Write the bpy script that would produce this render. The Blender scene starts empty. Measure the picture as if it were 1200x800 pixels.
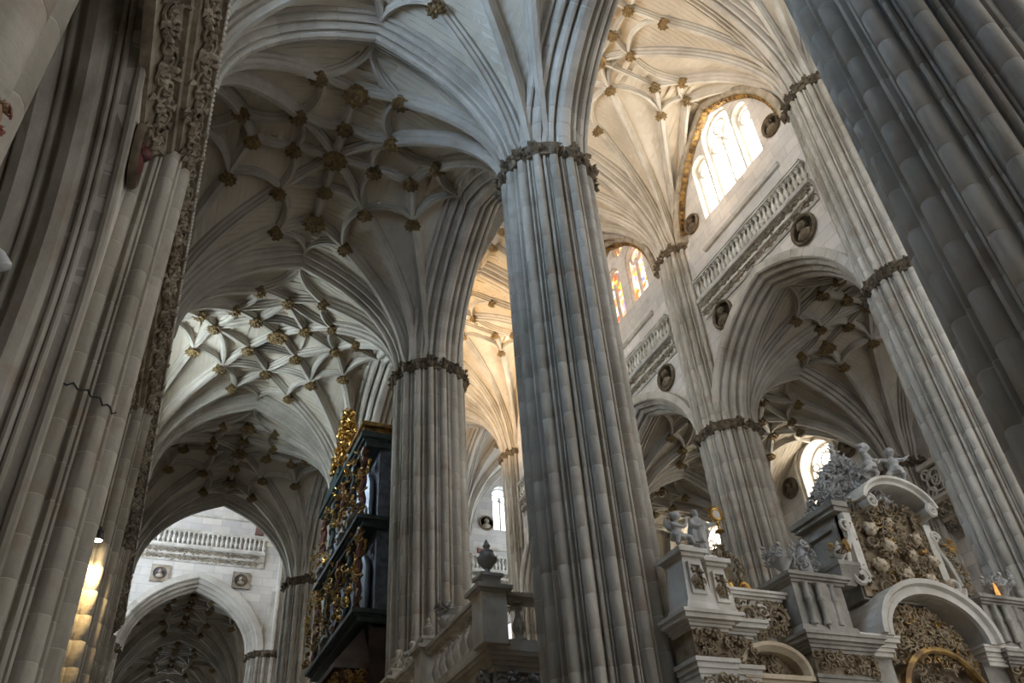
import bpy, math, random
from mathutils import Vector, Matrix
from mathutils.geometry import tessellate_polygon
R_ = random.Random(7)
PI = math.pi
sc = bpy.context.scene
COL = sc.collection
# ------------------------------------------------------------------ camera, world, exposure
F_PX, YAW, PIT, ROL = 971.8, 25.864, 37.541, -4.507
CAM = Vector((0, 0, 1.6))
def cam_axes():
    y, p, r = (math.radians(a) for a in (YAW, PIT, ROL))
    f = Vector((math.sin(y)*math.cos(p), math.cos(y)*math.cos(p), math.sin(p)))
    a = Vector((math.cos(y), -math.sin(y), 0)); u = a.cross(f)
    return math.cos(r)*a + math.sin(r)*u, -math.sin(r)*a + math.cos(r)*u, f
cr, cu, cf = cam_axes()
cd = bpy.data.cameras.new('camera'); cam = bpy.data.objects.new('camera', cd); COL.objects.link(cam)
cd.sensor_width = 36; cd.lens = F_PX/1200*36; cd.clip_end = 400
m4 = Matrix.Identity(4)
for i, v in enumerate((cr, cu, -cf)):
    for j in range(3): m4[j][i] = v[j]
m4.translation = CAM
cam.matrix_world = m4
sc.camera = cam
w = bpy.data.worlds.new('sky'); sc.world = w; w.use_nodes = True
bg = w.node_tree.nodes['Background']
bg.inputs[0].default_value = (.96, .97, 1.0, 1); bg.inputs[1].default_value = .95
sc.view_settings.view_transform = 'Standard'; sc.view_settings.look = 'None'
sc.view_settings.gamma = 1; sc.view_settings.use_curve_mapping = False
sc.view_settings.exposure = 0.6
WIN_SOUTH, WIN_NORTH = 9.0, 31.0        # radiance of the daylit panes
# ------------------------------------------------------------------ the plan (metres)
BAY = 9.9
XW, XN, XS, XSW = -2.0, 7.8, 20.7, 30.6          # north wall, north arcade, south arcade, south wall
YB = [-6.6, 3.3, 13.2, 23.1, 33.0, 42.9]          # arcade lines up to the transept
YT = 55.1                                         # east side of the transept
YE = [55.1, 65.0, 74.9, 84.8]
ZC, ZNC = 18.6, 28.4                              # aisle and nave capitals
XA, XSA, XM = (XW+XN)/2, (XS+XSW)/2, (XN+XS)/2
# ------------------------------------------------------------------ materials
def nt(name):
    m = bpy.data.materials.new(name); m.use_nodes = True
    t = m.node_tree; b = t.nodes['Principled BSDF']
    return m, t, b
def N(t, typ, **k):
    n = t.nodes.new(typ)
    for a, v in k.items(): setattr(n, a, v)
    return n
def ramp(t, fac, stops):
    r = N(t, 'ShaderNodeValToRGB'); t.links.new(fac, r.inputs[0])
    e = r.color_ramp.elements
    while len(e) < len(stops): e.new(.5)
    for q, (p, c) in zip(e, stops): q.position = p; q.color = (*c, 1)
    return r.outputs[0]
def mixc(t, fac, a, b, mode='MIX'):
    n = N(t, 'ShaderNodeMix', data_type='RGBA', blend_type=mode)
    for s, v in ((0, fac), (6, a), (7, b)):
        if hasattr(v, 'node'): t.links.new(v, n.inputs[s])
        elif s == 0: n.inputs[0].default_value = v
        else: n.inputs[s].default_value = (*v, 1)
    return n.outputs[2]
def stone(name, dark, light, var=.22, bump=.25, rough=.85, brick=None, axes='yz', sc_=.45, spot=None, streak=False):
    m, t, b = nt(name)
    geo = N(t, 'ShaderNodeNewGeometry'); pos = geo.outputs['Position']
    n1 = N(t, 'ShaderNodeTexNoise'); n1.inputs['Scale'].default_value = sc_; n1.inputs['Detail'].default_value = 6
    n1.inputs['Roughness'].default_value = .62
    if streak:
        mp = N(t, 'ShaderNodeMapping'); mp.inputs['Scale'].default_value = (1.6, 1.6, .35)
        t.links.new(pos, mp.inputs[0]); t.links.new(mp.outputs[0], n1.inputs[0])
    else: t.links.new(pos, n1.inputs[0])
    c = ramp(t, n1.outputs['Fac'], [(.3, dark), (.68, light)])
    oi = N(t, 'ShaderNodeObjectInfo')
    mr = N(t, 'ShaderNodeMapRange'); mr.inputs[3].default_value = 1-var; mr.inputs[4].default_value = 1+var*.6
    t.links.new(oi.outputs['Random'], mr.inputs[0])
    comb = N(t, 'ShaderNodeCombineColor')
    for i in range(3): t.links.new(mr.outputs[0], comb.inputs[i])
    c = mixc(t, 1.0, c, comb.outputs[0], 'MULTIPLY')
    if spot:
        n3 = N(t, 'ShaderNodeTexNoise'); n3.inputs['Scale'].default_value = 1.7; n3.inputs['Detail'].default_value = 5
        t.links.new(pos, n3.inputs[0])
        mk = N(t, 'ShaderNodeMapRange'); mk.inputs[1].default_value = .56; mk.inputs[2].default_value = .74
        mk.inputs[4].default_value = .55
        t.links.new(n3.outputs['Fac'], mk.inputs[0])
        c = mixc(t, mk.outputs[0], c, spot)
    n2 = N(t, 'ShaderNodeTexNoise'); n2.inputs['Scale'].default_value = 9; n2.inputs['Detail'].default_value = 5
    t.links.new(pos, n2.inputs[0])
    bp = N(t, 'ShaderNodeBump'); bp.inputs['Strength'].default_value = bump; bp.inputs['Distance'].default_value = .03
    h = n2.outputs['Fac']
    if brick:
        sx = N(t, 'ShaderNodeSeparateXYZ'); t.links.new(pos, sx.inputs[0])
        cx = N(t, 'ShaderNodeCombineXYZ')
        t.links.new(sx.outputs['xyz'.index(axes[0])], cx.inputs[0]); t.links.new(sx.outputs['xyz'.index(axes[1])], cx.inputs[1])
        br = N(t, 'ShaderNodeTexBrick'); t.links.new(cx.outputs[0], br.inputs[0])
        br.inputs['Scale'].default_value = 1; br.inputs['Brick Width'].default_value = brick[0]; br.inputs['Row Height'].default_value = brick[1]
        br.inputs['Mortar Size'].default_value = .012; br.inputs['Mortar Smooth'].default_value = .2
        br.inputs['Color1'].default_value = (.80, .80, .80, 1); br.inputs['Color2'].default_value = (1.04, 1.0, .96, 1)
        br.inputs['Mortar'].default_value = (.62, .61, .6, 1)
        c = mixc(t, 1.0, c, br.outputs['Color'], 'MULTIPLY')
        mx = N(t, 'ShaderNodeMath', operation='MULTIPLY_ADD'); mx.inputs[1].default_value = -.6
        t.links.new(br.outputs['Fac'], mx.inputs[0]); t.links.new(h, mx.inputs[2]); h = mx.outputs[0]
    t.links.new(h, bp.inputs['Height']); t.links.new(bp.outputs[0], b.inputs['Normal'])
    t.links.new(c, b.inputs['Base Color'])
    b.inputs['Roughness'].default_value = rough; b.inputs['Specular IOR Level'].default_value = .25
    return m
def plain(name, col, rough=.5, metal=0, noise=None, scale=4, bump=0):
    m, t, b = nt(name)
    if noise:
        n = N(t, 'ShaderNodeTexNoise'); n.inputs['Scale'].default_value = scale; n.inputs['Detail'].default_value = 5
        g = N(t, 'ShaderNodeNewGeometry'); t.links.new(g.outputs['Position'], n.inputs[0])
        t.links.new(ramp(t, n.outputs['Fac'], [(.38, col), (.62, noise)]), b.inputs['Base Color'])
        if bump:
            bp = N(t, 'ShaderNodeBump'); bp.inputs['Strength'].default_value = bump; bp.inputs['Distance'].default_value = .02
            t.links.new(n.outputs['Fac'], bp.inputs['Height']); t.links.new(bp.outputs[0], b.inputs['Normal'])
    else: b.inputs['Base Color'].default_value = (*col, 1)
    b.inputs['Roughness'].default_value = rough; b.inputs['Metallic'].default_value = metal
    return m
def glow(name, col, st):
    m, t, b = nt(name)
    b.inputs['Base Color'].default_value = (*col, 1); b.inputs['Emission Color'].default_value = (*col, 1)
    b.inputs['Emission Strength'].default_value = st; b.inputs['Roughness'].default_value = .3
    return m
def stained(name, st):
    m, t, b = nt(name)
    g = N(t, 'ShaderNodeNewGeometry')
    v = N(t, 'ShaderNodeTexVoronoi'); v.inputs['Scale'].default_value = 3.6
    t.links.new(g.outputs['Position'], v.inputs[0])
    s = N(t, 'ShaderNodeSeparateColor'); t.links.new(v.outputs['Color'], s.inputs[0])
    c = ramp(t, s.outputs[0], [(0, (.9, .92, 1)), (.25, (1, .62, .10)), (.45, (.95, .10, .04)), (.60, (1, .95, .85)), (.72, (1, .35, .06)), (.86, (.12, .22, .75)), (1, (.95, .55, .12))])
    t.links.new(c, b.inputs['Base Color']); t.links.new(c, b.inputs['Emission Color'])
    b.inputs['Emission Strength'].default_value = st
    return m
MORTAR = stone('mortar', (.42, .39, .33), (.55, .52, .46), 0)
PIER = stone('pier_stone', (.265, .235, .185), (.55, .508, .43), .09, .5, streak=True, sc_=.7, spot=(.30, .20, .14))
ARCHS = stone('arch_stone', (.32, .285, .23), (.57, .53, .455), .07, .35, sc_=.6)
WEB = stone('web_stone', (.41, .355, .265), (.66, .60, .495), .05, .2, sc_=.3)
WEBJ = stone('web_joint', (.46, .42, .35), (.64, .60, .52), 0, .1)
WALLY = stone('wall_stone_along', (.48, .45, .40), (.72, .68, .62), 0, .3, brick=(1.25, .55), axes='yz', sc_=.35, spot=(.42, .37, .32))
WALLX = stone('wall_stone_across', (.50, .48, .44), (.74, .71, .66), 0, .3, brick=(1.25, .55), axes='xz', sc_=.35)
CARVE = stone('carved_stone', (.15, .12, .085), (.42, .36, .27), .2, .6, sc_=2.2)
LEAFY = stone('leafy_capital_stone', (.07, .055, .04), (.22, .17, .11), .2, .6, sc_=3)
GILTB = stone('gilded_boss', (.08, .052, .026), (.29, .195, .08), .2, .5, sc_=3.5, rough=.5)
MARB = stone('pale_limestone', (.42, .385, .32), (.70, .665, .59), .12, .3, sc_=1.4, spot=(.33, .26, .18))
MARB_D = stone('dark_limestone', (.18, .165, .135), (.42, .39, .33), .12, .35, sc_=1.6, spot=(.14, .11, .08))  # darker limestone for the middle parts of the screen
OCHRE = stone('ochre_carving', (.13, .092, .05), (.39, .31, .205), .2, .6, sc_=3)
OCHL = stone('pale_ochre_stone', (.34, .26, .16), (.60, .50, .36), .1, .3, sc_=1.5)
GREYC = stone('grey_carving', (.24, .23, .21), (.50, .48, .44), .15, .5, sc_=2.2)
FLOORM = stone('floor_slabs', (.22, .20, .18), (.40, .38, .34), 0, .1, brick=(.9, .9), axes='xy', rough=.5)
GOLD = plain('gold_leaf', (.70, .45, .13), .35, 1, (.30, .17, .05), 5, .4)
DGOLD = plain('aged_gold', (.46, .29, .09), .45, .7, (.14, .08, .035), 4, .4)
REDP = plain('red_paint', (.17, .05, .035), .5, 0, (.09, .03, .025))
GREENP = plain('green_paint', (.045, .07, .065), .45, 0, (.025, .04, .045))
BLUEP = plain('blue_grey_paint', (.17, .19, .23), .5, 0, (.08, .09, .12))
TIN = plain('tin_pipe', (.24, .26, .30), .5, .7)
WOOD = plain('dark_wood', (.055, .035, .025), .5, 0, (.11, .07, .05), 3)
IRON = plain('dark_iron', (.05, .05, .05), .5, .6)
WHITEP = plain('white_enamel', (.8, .8, .78), .4)
PAINT1 = plain('medallion_paint', (.05, .035, .025), .6, 0, (.15, .10, .07), 3.2)
PAINT2 = plain('medallion_blue', (.04, .05, .08), .6, 0, (.18, .11, .07), 2.4)
REDH = plain('heraldic_red', (.13, .018, .014), .6, 0, (.07, .015, .012))
PANE_S = glow('south_daylight_pane', (1.0, .95, .87), WIN_SOUTH)
PANE_N = glow('north_daylight_pane', (.52, .72, 1.0), WIN_NORTH)
PANE_N0 = glow('north_dim_pane', (.35, .60, 1.0), 13)
PANE_N3 = glow('north_bright_pane', (.74, .88, 1.0), 27)
PANE_C = glow('north_clerestory_pane', (.82, .90, 1.0), 12.5)
PANE_T = glow('transept_daylight_pane', (.74, .85, 1.0), 5.5)
PANE_ST = stained('stained_glass', 1.0)
BULB = glow('lamp_face', (1.0, .80, .50), 60)
# ------------------------------------------------------------------ mesh helpers
class MB:
    def __init__(s): s.v = []; s.f = []
    def add(s, vs, fs, M=None):
        o = len(s.v)
        s.v += [tuple(M @ Vector(p)) for p in vs] if M is not None else [tuple(p) for p in vs]
        s.f += [tuple(i+o for i in f) for f in fs]
        return s
    def box(s, x0, x1, y0, y1, z0, z1, M=None):
        return s.add([(x0,y0,z0),(x1,y0,z0),(x1,y1,z0),(x0,y1,z0),(x0,y0,z1),(x1,y0,z1),(x1,y1,z1),(x0,y1,z1)],
                     [(0,3,2,1),(4,5,6,7),(0,1,5,4),(1,2,6,5),(2,3,7,6),(3,0,4,7)], M)
    def taper(s, c, b, t, z0, z1):           # frustum with square section: half sizes b, t
        x, y = c
        vs = [(x+sx*h[0], y+sy*h[1], z) for h, z in ((b, z0), (t, z1)) for sx, sy in ((-1,-1),(1,-1),(1,1),(-1,1))]
        return s.add(vs, [(0,3,2,1),(4,5,6,7),(0,1,5,4),(1,2,6,5),(2,3,7,6),(3,0,4,7)])
    def lathe(s, prof, n=12, c=(0,0,0), M=None):
        vs = []; fs = []
        for r, z in prof:
            for k in range(n):
                a = 2*PI*k/n; vs.append((c[0]+r*math.cos(a), c[1]+r*math.sin(a), c[2]+z))
        for i in range(len(prof)-1):
            for k in range(n):
                k2 = (k+1) % n
                fs.append((i*n+k, i*n+k2, (i+1)*n+k2, (i+1)*n+k))
        fs.append(tuple(range(n-1, -1, -1))); fs.append(tuple((len(prof)-1)*n+k for k in range(n)))
        return s.add(vs, fs, M)
    def tube(s, pts, r, n=6, M=None):
        pts = [Vector(p) for p in pts]; vs = []; fs = []; L = len(pts)
        rr = r if hasattr(r, '__len__') else [r]*L
        up = None
        for i, p in enumerate(pts):
            T = (pts[min(i+1, L-1)]-pts[max(i-1, 0)]).normalized()
            if up is None: up = Vector((0,0,1)) if abs(T.z) < .9 else Vector((1,0,0))
            B = T.cross(up).normalized(); up = B.cross(T).normalized()
            for k in range(n):
                a = 2*PI*k/n; q = p + rr[i]*(math.cos(a)*B + math.sin(a)*up); vs.append(q)
        for i in range(L-1):
            for k in range(n):
                k2 = (k+1) % n; fs.append((i*n+k, i*n+k2, (i+1)*n+k2, (i+1)*n+k))
        fs.append(tuple(range(n-1,-1,-1))); fs.append(tuple((L-1)*n+k for k in range(n)))
        return s.add(vs, fs, M)
    def ball(s, c, r, nu=8, nv=5, M=None):
        rx, ry, rz = r if hasattr(r, '__len__') else (r, r, r)
        vs = [(c[0], c[1], c[2]-rz)]; fs = []
        for i in range(1, nv):
            a = -PI/2+PI*i/nv
            for k in range(nu):
                b = 2*PI*k/nu
                vs.append((c[0]+rx*math.cos(a)*math.cos(b), c[1]+ry*math.cos(a)*math.sin(b), c[2]+rz*math.sin(a)))
        vs.append((c[0], c[1], c[2]+rz))
        for k in range(nu):
            k2 = (k+1) % nu
            fs.append((0, 1+k2, 1+k))
            for i in range(nv-2): fs.append((1+i*nu+k, 1+i*nu+k2, 1+(i+1)*nu+k2, 1+(i+1)*nu+k))
            fs.append((1+(nv-2)*nu+k, 1+(nv-2)*nu+k2, len(vs)-1))
        return s.add(vs, fs, M)
    def leaf(s, M, l=1, wd=.6, h=.3):
        return s.add([(0,0,0),(-wd/2,l*.55,0),(0,l*.5,h),(wd/2,l*.55,0),(0,l,-.05*l),(0,l*.5,-h*.5)],
                     [(0,2,1),(0,3,2),(1,2,4),(2,3,4),(0,1,5),(0,5,3),(1,4,5),(5,4,3)], M)
    def sweep(s, path, prof, frames, closed=False, caps=True):
        # path points, prof list of (a,b); frames list of (A,B) unit vectors
        n = len(prof); vs = []; fs = []
        for p, (A, B) in zip(path, frames):
            for a, b in prof: vs.append(Vector(p)+a*A+b*B)
        L = len(path)
        for i in range(L if closed else L-1):
            j = (i+1) % L
            for k in range(n):
                k2 = (k+1) % n; fs.append((i*n+k, i*n+k2, j*n+k2, j*n+k))
        if caps and not closed:
            fs.append(tuple(range(n-1,-1,-1))); fs.append(tuple((L-1)*n+k for k in range(n)))
        return s.add(vs, fs)
    def plate(s, loops, w0, w1, f):
        # loops: outer + holes in 2-D; f(u, v, w) -> 3-D
        flat = [p for l in loops for p in l]
        tris = tessellate_polygon([[Vector((a, b, 0)) for a, b in l] for l in loops])
        n = len(flat)
        vs = [f(a, b, w0) for a, b in flat] + [f(a, b, w1) for a, b in flat]
        fs = [tuple(t) for t in tris] + [tuple(i+n for i in reversed(t)) for t in tris]
        o = 0
        for l in loops:
            k = len(l)
            for i in range(k):
                j = (i+1) % k; fs.append((o+i, o+j, n+o+j, n+o+i))
            o += k
        return s.add(vs, fs)
    def mesh(s, name, mat, smooth=False):
        me = bpy.data.meshes.new(name); me.from_pydata(s.v, [], s.f); me.update()
        me.materials.append(mat)
        import bmesh as bm_
        b = bm_.new(); b.from_mesh(me); bm_.ops.recalc_face_normals(b, faces=b.faces); b.to_mesh(me); b.free()
        if smooth:
            me.polygons.foreach_set('use_smooth', [True]*len(me.polygons))
            try: me.set_sharp_from_angle(angle=math.radians(42))
            except Exception: pass
        return me
def link(name, me, parent=None, loc=(0,0,0), rz=0, scale=None):
    o = bpy.data.objects.new(name, me); COL.objects.link(o)
    o.location = loc; o.rotation_euler = (0, 0, rz)
    if scale: o.scale = scale if hasattr(scale, '__len__') else (scale,)*3
    if parent is not None: o.parent = parent
    return o
def tag(o, label=None, cat=None, group=None, kind=None):
    if label: o['label'] = label
    if cat: o['category'] = cat
    if group: o['group'] = group
    if kind: o['kind'] = kind
    return o
def thing(name, label, cat, loc=(0,0,0), rz=0, group=None):
    return tag(link(name, None, None, loc, rz), label, cat, group)
def struct(name, label, me=None, loc=(0,0,0), rz=0):
    return tag(link(name, me, None, loc, rz), label, None, None, 'structure')
def rotM(ax, a): return Matrix.Rotation(a, 4, ax)
def T(x, y, z): return Matrix.Translation((x, y, z))
# ------------------------------------------------------------------ shared ornaments
def make_boss(r, mat):
    m = MB(); m.lathe([(r*.5, .34), (r*.6, .06), (r*.78, -.06), (r*.6, -.15), (r*.3, -.20), (.02, -.23)], 12)
    for k in range(10):
        M = rotM('Z', 2*PI*k/10) @ T(0, r*.42, -.09) @ rotM('X', -.25)
        m.leaf(M, r*.62, r*.58, .10)
    for k in range(8):
        M = rotM('Z', 2*PI*(k+.5)/8) @ T(0, r*.12, -.19) @ rotM('X', -.2)
        m.leaf(M, r*.52, r*.40, .07)
    m.ball((0, 0, -.23), r*.2, 6, 4)
    return m.mesh('boss', mat)
BOSS_S, BOSS_L = make_boss(.30, GILTB), make_boss(.44, GILTB)
def spiral(m, M, r, wire, turns=1.4, sgn=1):
    pts = []
    for i in range(15):
        t = i/14; a = sgn*turns*2*PI*t; q = r*(1-.82*t)
        pts.append((q*math.cos(a), q*math.sin(a), .03*t))
    m.tube(pts, [wire*(1-.3*i/14) for i in range(15)], 5, M)
def make_scroll(l, h, mat, seed):            # relief in the local XY plane, Z outwards
    rr = random.Random(seed); m = MB()
    for s in (-1, 1):
        spiral(m, T(s*l*.23, s*.05*h, .03) @ rotM('Z', PI*(s < 0)), h*.40, h*.075, 1.5, s)
    for k in range(9):
        M = T(rr.uniform(-.45, .45)*l, rr.uniform(-.4, .4)*h, .01) @ rotM('Z', rr.uniform(0, 6.3)) @ rotM('X', .35)
        m.leaf(M, h*.42, h*.26, h*.16)
    m.ball((0, 0, .03), h*.13, 6, 4)
    return m.mesh('carved_scroll', mat)
SCROLL = [make_scroll(.78, .62, CARVE, k) for k in range(3)]
SCROLL_P = [make_scroll(.78, .62, MARB, 10+k) for k in range(3)]
def baluster_mesh(h, r, mat):
    p = [(1, 0), (1, .06), (.5, .09), (.45, .14), (.8, .26), (1, .36), (.85, .46), (.45, .62), (.38, .72), (.42, .8), (.75, .84), (.75, .88), (.5, .91), (.95, .94), (.95, 1)]
    return MB().lathe([(a*r, b*h) for a, b in p], 8).mesh('baluster', mat, True)
BAL = baluster_mesh(.92, .13, MARB)
def medallion_mesh(r, rim=None):
    m = MB(); n = 20
    m.lathe([(r*.86, 0), (r, .03), (r, .10), (r*.9, .17), (r*.8, .12), (r*.78, .05)], n)
    return m.mesh('rim', rim or CARVE, True)
def bust_mesh(r, mat):
    m = MB(); m.ball((0, r*.16, .12), (r*.24, r*.30, .2), 8, 6); m.ball((0, -r*.42, .08), (r*.56, r*.36, .15), 8, 5)
    m.tube([(0, -r*.2, .12), (0, r*.05, .12)], r*.14, 6)
    for k in range(8): m.ball((r*.26*math.cos(k*.5-.2), r*.2+r*.28*math.sin(k*.5-.2), .1), r*.11, 6, 4)
    return m.mesh('portrait_bust', mat, True)
def disc_mesh(r, mat): return MB().lathe([(r*.82, 0), (r*.82, .05)], 20).mesh('painted_ground', mat)
MED = {}
def medallion(label, r, loc, rot, ground=PAINT1, bust=CARVE, group=None):
    k = (r, ground.name, bust.name)
    if k not in MED: MED[k] = (medallion_mesh(r, LEAFY), disc_mesh(r, ground), bust_mesh(r, bust))
    e = thing('portrait_medallion', label, 'medallion', loc, 0, group); e.rotation_euler = rot
    rm_ = link('rim', MED[k][0], e)
    for n_, me in zip(('painted_ground', 'portrait_bust'), MED[k][1:]): link(n_, me, rm_)
    return e
# facing: local Z must point to the viewer side
FACE_NX = (PI/2, 0, -PI/2)       # local Z -> -X, local Y -> +Z
FACE_PX = (PI/2, 0, PI/2)
FACE_NY = (PI/2, 0, 0)
# ------------------------------------------------------------------ piers
def pier_profile(R0, a0=0., a1=360., per=22.5):
    pts = []
    if R0 < 1.1: per = 36.
    n = max(1, int(round((a1-a0)/per))); q = per/22.5
    for k in range(n):
        b = a0+k*per
        pts.append((b, R0-.19))
        for i in range(9):                                   # large roll
            t = i/8; pts.append((b+q*(.6+11.6*t), R0-.16+.16*math.sqrt(max(0, 1-(2*t-1)**2))))
        pts.append((b+q*(12.8), R0-.21)); pts.append((b+q*(13.6), R0-.20))
        for i in range(5):                                   # small roll
            t = i/4; pts.append((b+q*(14.0+4.6*t), R0-.16+.07*math.sqrt(max(0, 1-(2*t-1)**2))))
        pts.append((b+q*(19.2), R0-.20)); pts.append((b+q*(20.0), R0-.15)); pts.append((b+q*(21.6), R0-.15)); pts.append((b+q*(22.0), R0-.19))
    pts.append((a1, R0-.19))
    return [(r*math.cos(math.radians(a)), r*math.sin(math.radians(a))) for a, r in pts]
def block_mesh(R0, a0, a1, h, mat=PIER):
    full = abs(a1-a0-360) < 1e-6
    out = pier_profile(R0, a0, a1)
    if full: out = out[:-1]
    n = len(out); e = .010; q = .994
    vs = []; fs = []
    rings = [(q, .006), (1, .006+e), (1, h-.006-e), (q, h-.006)]
    for s, z in rings: vs += [(x*s, y*s, z) for x, y in out]
    inner = [(x*.72, y*.72) for x, y in out]
    vs += [(x, y, h-.006) for x, y in inner] + [(x, y, .006) for x, y in inner]
    R6 = 6; rng = n if full else n-1
    for i in range(R6):
        j = (i+1) % R6
        for k in range(rng):
            k2 = (k+1) % n; fs.append((i*n+k, i*n+k2, j*n+k2, j*n+k))
    if not full:
        fs.append(tuple(i*n for i in range(R6))); fs.append(tuple(i*n+n-1 for i in reversed(range(R6))))
    return MB().add(vs, fs).mesh('shaft_block', mat, True)
def core_mesh(R0, a0, a1, z0, z1):
    out = [(x*.9925, y*.9925) for x, y in pier_profile(R0, a0, a1)]
    if abs(a1-a0-360) < 1e-6: out = out[:-1]
    n = len(out)
    vs = [(x, y, z0) for x, y in out]+[(x, y, z1) for x, y in out]
    fs = [(k, (k+1) % n, n+(k+1) % n, n+k) for k in range(n)]+[tuple(range(n-1, -1, -1)), tuple(range(n, 2*n))]
    return MB().add(vs, fs).mesh('mortar_core', MORTAR, True)
def capital_mesh(R0, a0, a1, seed, mat=LEAFY):
    rr = random.Random(seed); m = MB()
    n = int(round((a1-a0)/11.25))
    closed = abs(a1-a0-360) < 1e-6
    arc = [math.radians(a0+(a1-a0)*k/(n*2)) for k in range(n*2+(0 if closed else 1))]
    path = [((R0-.10)*math.cos(a), (R0-.10)*math.sin(a), 0) for a in arc]
    fr = [(Vector((math.cos(a), math.sin(a), 0)), Vector((0, 0, 1))) for a in arc]
    m.sweep(path, [(-.2, -.20), (.06, -.16), (.10, 0), (.10, .14), (.14, .2), (-.2, .2)], fr, closed)
    for k in range(n):
        big = (k % 2 == 0); a = math.radians(a0+11.25*k+(6.2 if big else 4.8))
        r = R0-(.02 if big else .08); s = 1.15 if big else .82
        dz = rr.uniform(-.05, .07)
        B = T(r*math.cos(a), r*math.sin(a), dz) @ rotM('Z', a-PI/2)
        m.ball((0, 0, 0), (.12*s, .14*s, .19*s), 7, 5, B)
        for j in range(7):
            M = B @ T(rr.uniform(-.10, .10), .07, rr.uniform(-.17, .12)) @ rotM('Y', rr.uniform(-1, 1)) @ rotM('X', rr.uniform(.2, 1.3))
            m.leaf(M, .17*s, .14*s, .07)
    return m.mesh('leafy_capital', mat)
CACHE = {}
def cached(key, fn):
    if key not in CACHE: CACHE[key] = fn()
    return CACHE[key]
CH = .62
def pier(name, label, x, y, z1, R0=1.25, a0=0, a1=360, sectors=1, z0=0., cap=True, group=None, seed=1, base=True, parent=None, capz=None):
    e = thing(name, label, 'column', (x, y, 0), 0, group) if parent is None else parent
    ox, oy = (0, 0) if parent is None else (x-parent.location.x, y-parent.location.y)
    link('mortar_core', cached(('core', R0, a0, a1, z0, z1), lambda: core_mesh(R0, a0, a1, z0, z1)), e, (ox, oy, 0))
    step = (a1-a0)/sectors
    for s in range(sectors):
        me = cached(('blk', R0, a0+s*step, step), lambda: block_mesh(R0, a0+s*step, a0+(s+1)*step, CH))
        z = z0 + (CH*.45 if s % 2 else 0) - (CH if s % 2 else 0)
        k = 0
        while z < z1-.02:
            if z >= z0-.01 or s % 2:
                lo, hi = max(z, z0), min(z+CH, z1)
                if hi-lo > .05:
                    link('shaft_block', me, e, (ox, oy, lo), 0, (1, 1, (hi-lo)/CH))
            z += CH; k += 1
    if base and z0 == 0:
        m = MB().lathe([(R0+.45, 0), (R0+.45, .35), (R0+.3, .42), (R0+.34, .6), (R0+.16, .7), (R0+.2, .95), (R0+.02, 1.05)], 24)
        link('plinth', cached(('pl', R0), lambda: m.mesh('plinth', PIER)), e, (ox, oy, 0))
    if cap:
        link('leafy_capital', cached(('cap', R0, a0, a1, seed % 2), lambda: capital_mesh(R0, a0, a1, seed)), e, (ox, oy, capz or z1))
    return e
def arcade_pier(label, x, y, side, sectors=1, seed=1, nave=True):
    e = pier('clustered_pier', label, x, y, ZC, sectors=sectors, seed=seed)
    if nave:
        a0 = -90 if side > 0 else 90
        pier('', '', x, y, ZNC, a0=a0, a1=a0+180, z0=ZC, sectors=1, seed=seed, parent=e, base=False)
        link('springer_core', cached(('spr',), lambda: MB().lathe([(1.0, 0), (.75, 2.2), (.6, 4.2)], 16).mesh('springer_core', ARCHS)), e, (0, 0, ZC))
    return e
# north arcade: nave lies at +x ; south arcade: nave lies at -x
arcade_pier('massive shadowed blue-grey fluted pier whose courses fill the top corner beside the pale clerestory wall', XN, YB[1], 1, 4, 1)
arcade_pier('tall blue-lit fluted pier whose foot meets the saint and putto end of the carved screen', XN, YB[2], 1, 4, 2)
arcade_pier('fluted pier rising directly behind the urn-topped choir balustrade, next to the gilded organ', XN, YB[3], 1, 4, 1)
arcade_pier('slim-looking bluish pier on the far side of the gilded organ', XN, YB[4], 1, 1, 2)
arcade_pier('brown fluted pier at the mouth of the aisle before the pale transept wall', XN, YB[5], 1, 1, 1)
arcade_pier('pale grey engaged pier with a blue-spotted capital beside the arch in the transept wall', XN, YT, 1, 1, 2)
arcade_pier('fluted nave pier that passes behind the urn at the end of the carved screen', XS, YB[2], -1, 2, 2)
arcade_pier('fluted nave pier between two open arches, standing behind the cartouche of the carved screen', XS, YB[3], -1, 2, 1)
arcade_pier('fluted nave pier next down the wall after the one behind the cartouche', XS, YB[4], -1, 1, 2)
arcade_pier('pale crossing pier seen in the gap beside the small far window', XS, YB[5], -1, 1, 1)
arcade_pier('far crossing pier carrying the end wall of the transept beyond the nave', XS, YT, -1, 1, 2)
for y, lab, s in ((YB[2], 'ribbed half pier on the aisle wall with a dark cable slung across its shafts', 3),
               (YB[3], 'ribbed half pier on the aisle wall warmed by a small lamp', 3),
               (YB[4], 'dark ribbed half pier on the aisle wall beyond the lamp', 1),
               (YB[5], 'last ribbed half pier of the aisle wall, at the transept corner', 1)):
    pier('wall_pier', lab, -1.9, y, 15.45, 1.05, -90, 90, 5 if y == YB[2] else 1, cap=False, seed=1)
pier('wall_pier', 'pale half pier where the arch in the transept wall meets the aisle wall', -1.9, YT, ZC, 1.05, -90, 90, 1, seed=1)
for y, lab in ((YB[2], 'half pier on the far aisle wall under the dark vault'),
               (YB[3], 'half pier on the far aisle wall beside the traceried round-headed window'),
               (YB[4], 'half pier on the far aisle wall behind the saint statue'),
               (YB[5], 'half pier at the far transept corner of the distant aisle wall')):
    pier('wall_pier', lab, XSW-.1, y, ZC, 1.05, 90, 270, 1, cap=True, seed=1)
for y in (YE[1], YE[2]):
    pier('clustered_pier', 'dim pier of the aisle %s beyond the arch in the transept wall' % ('just' if y == YE[1] else 'two bays'), XN, y, ZC, seed=1)
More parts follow.
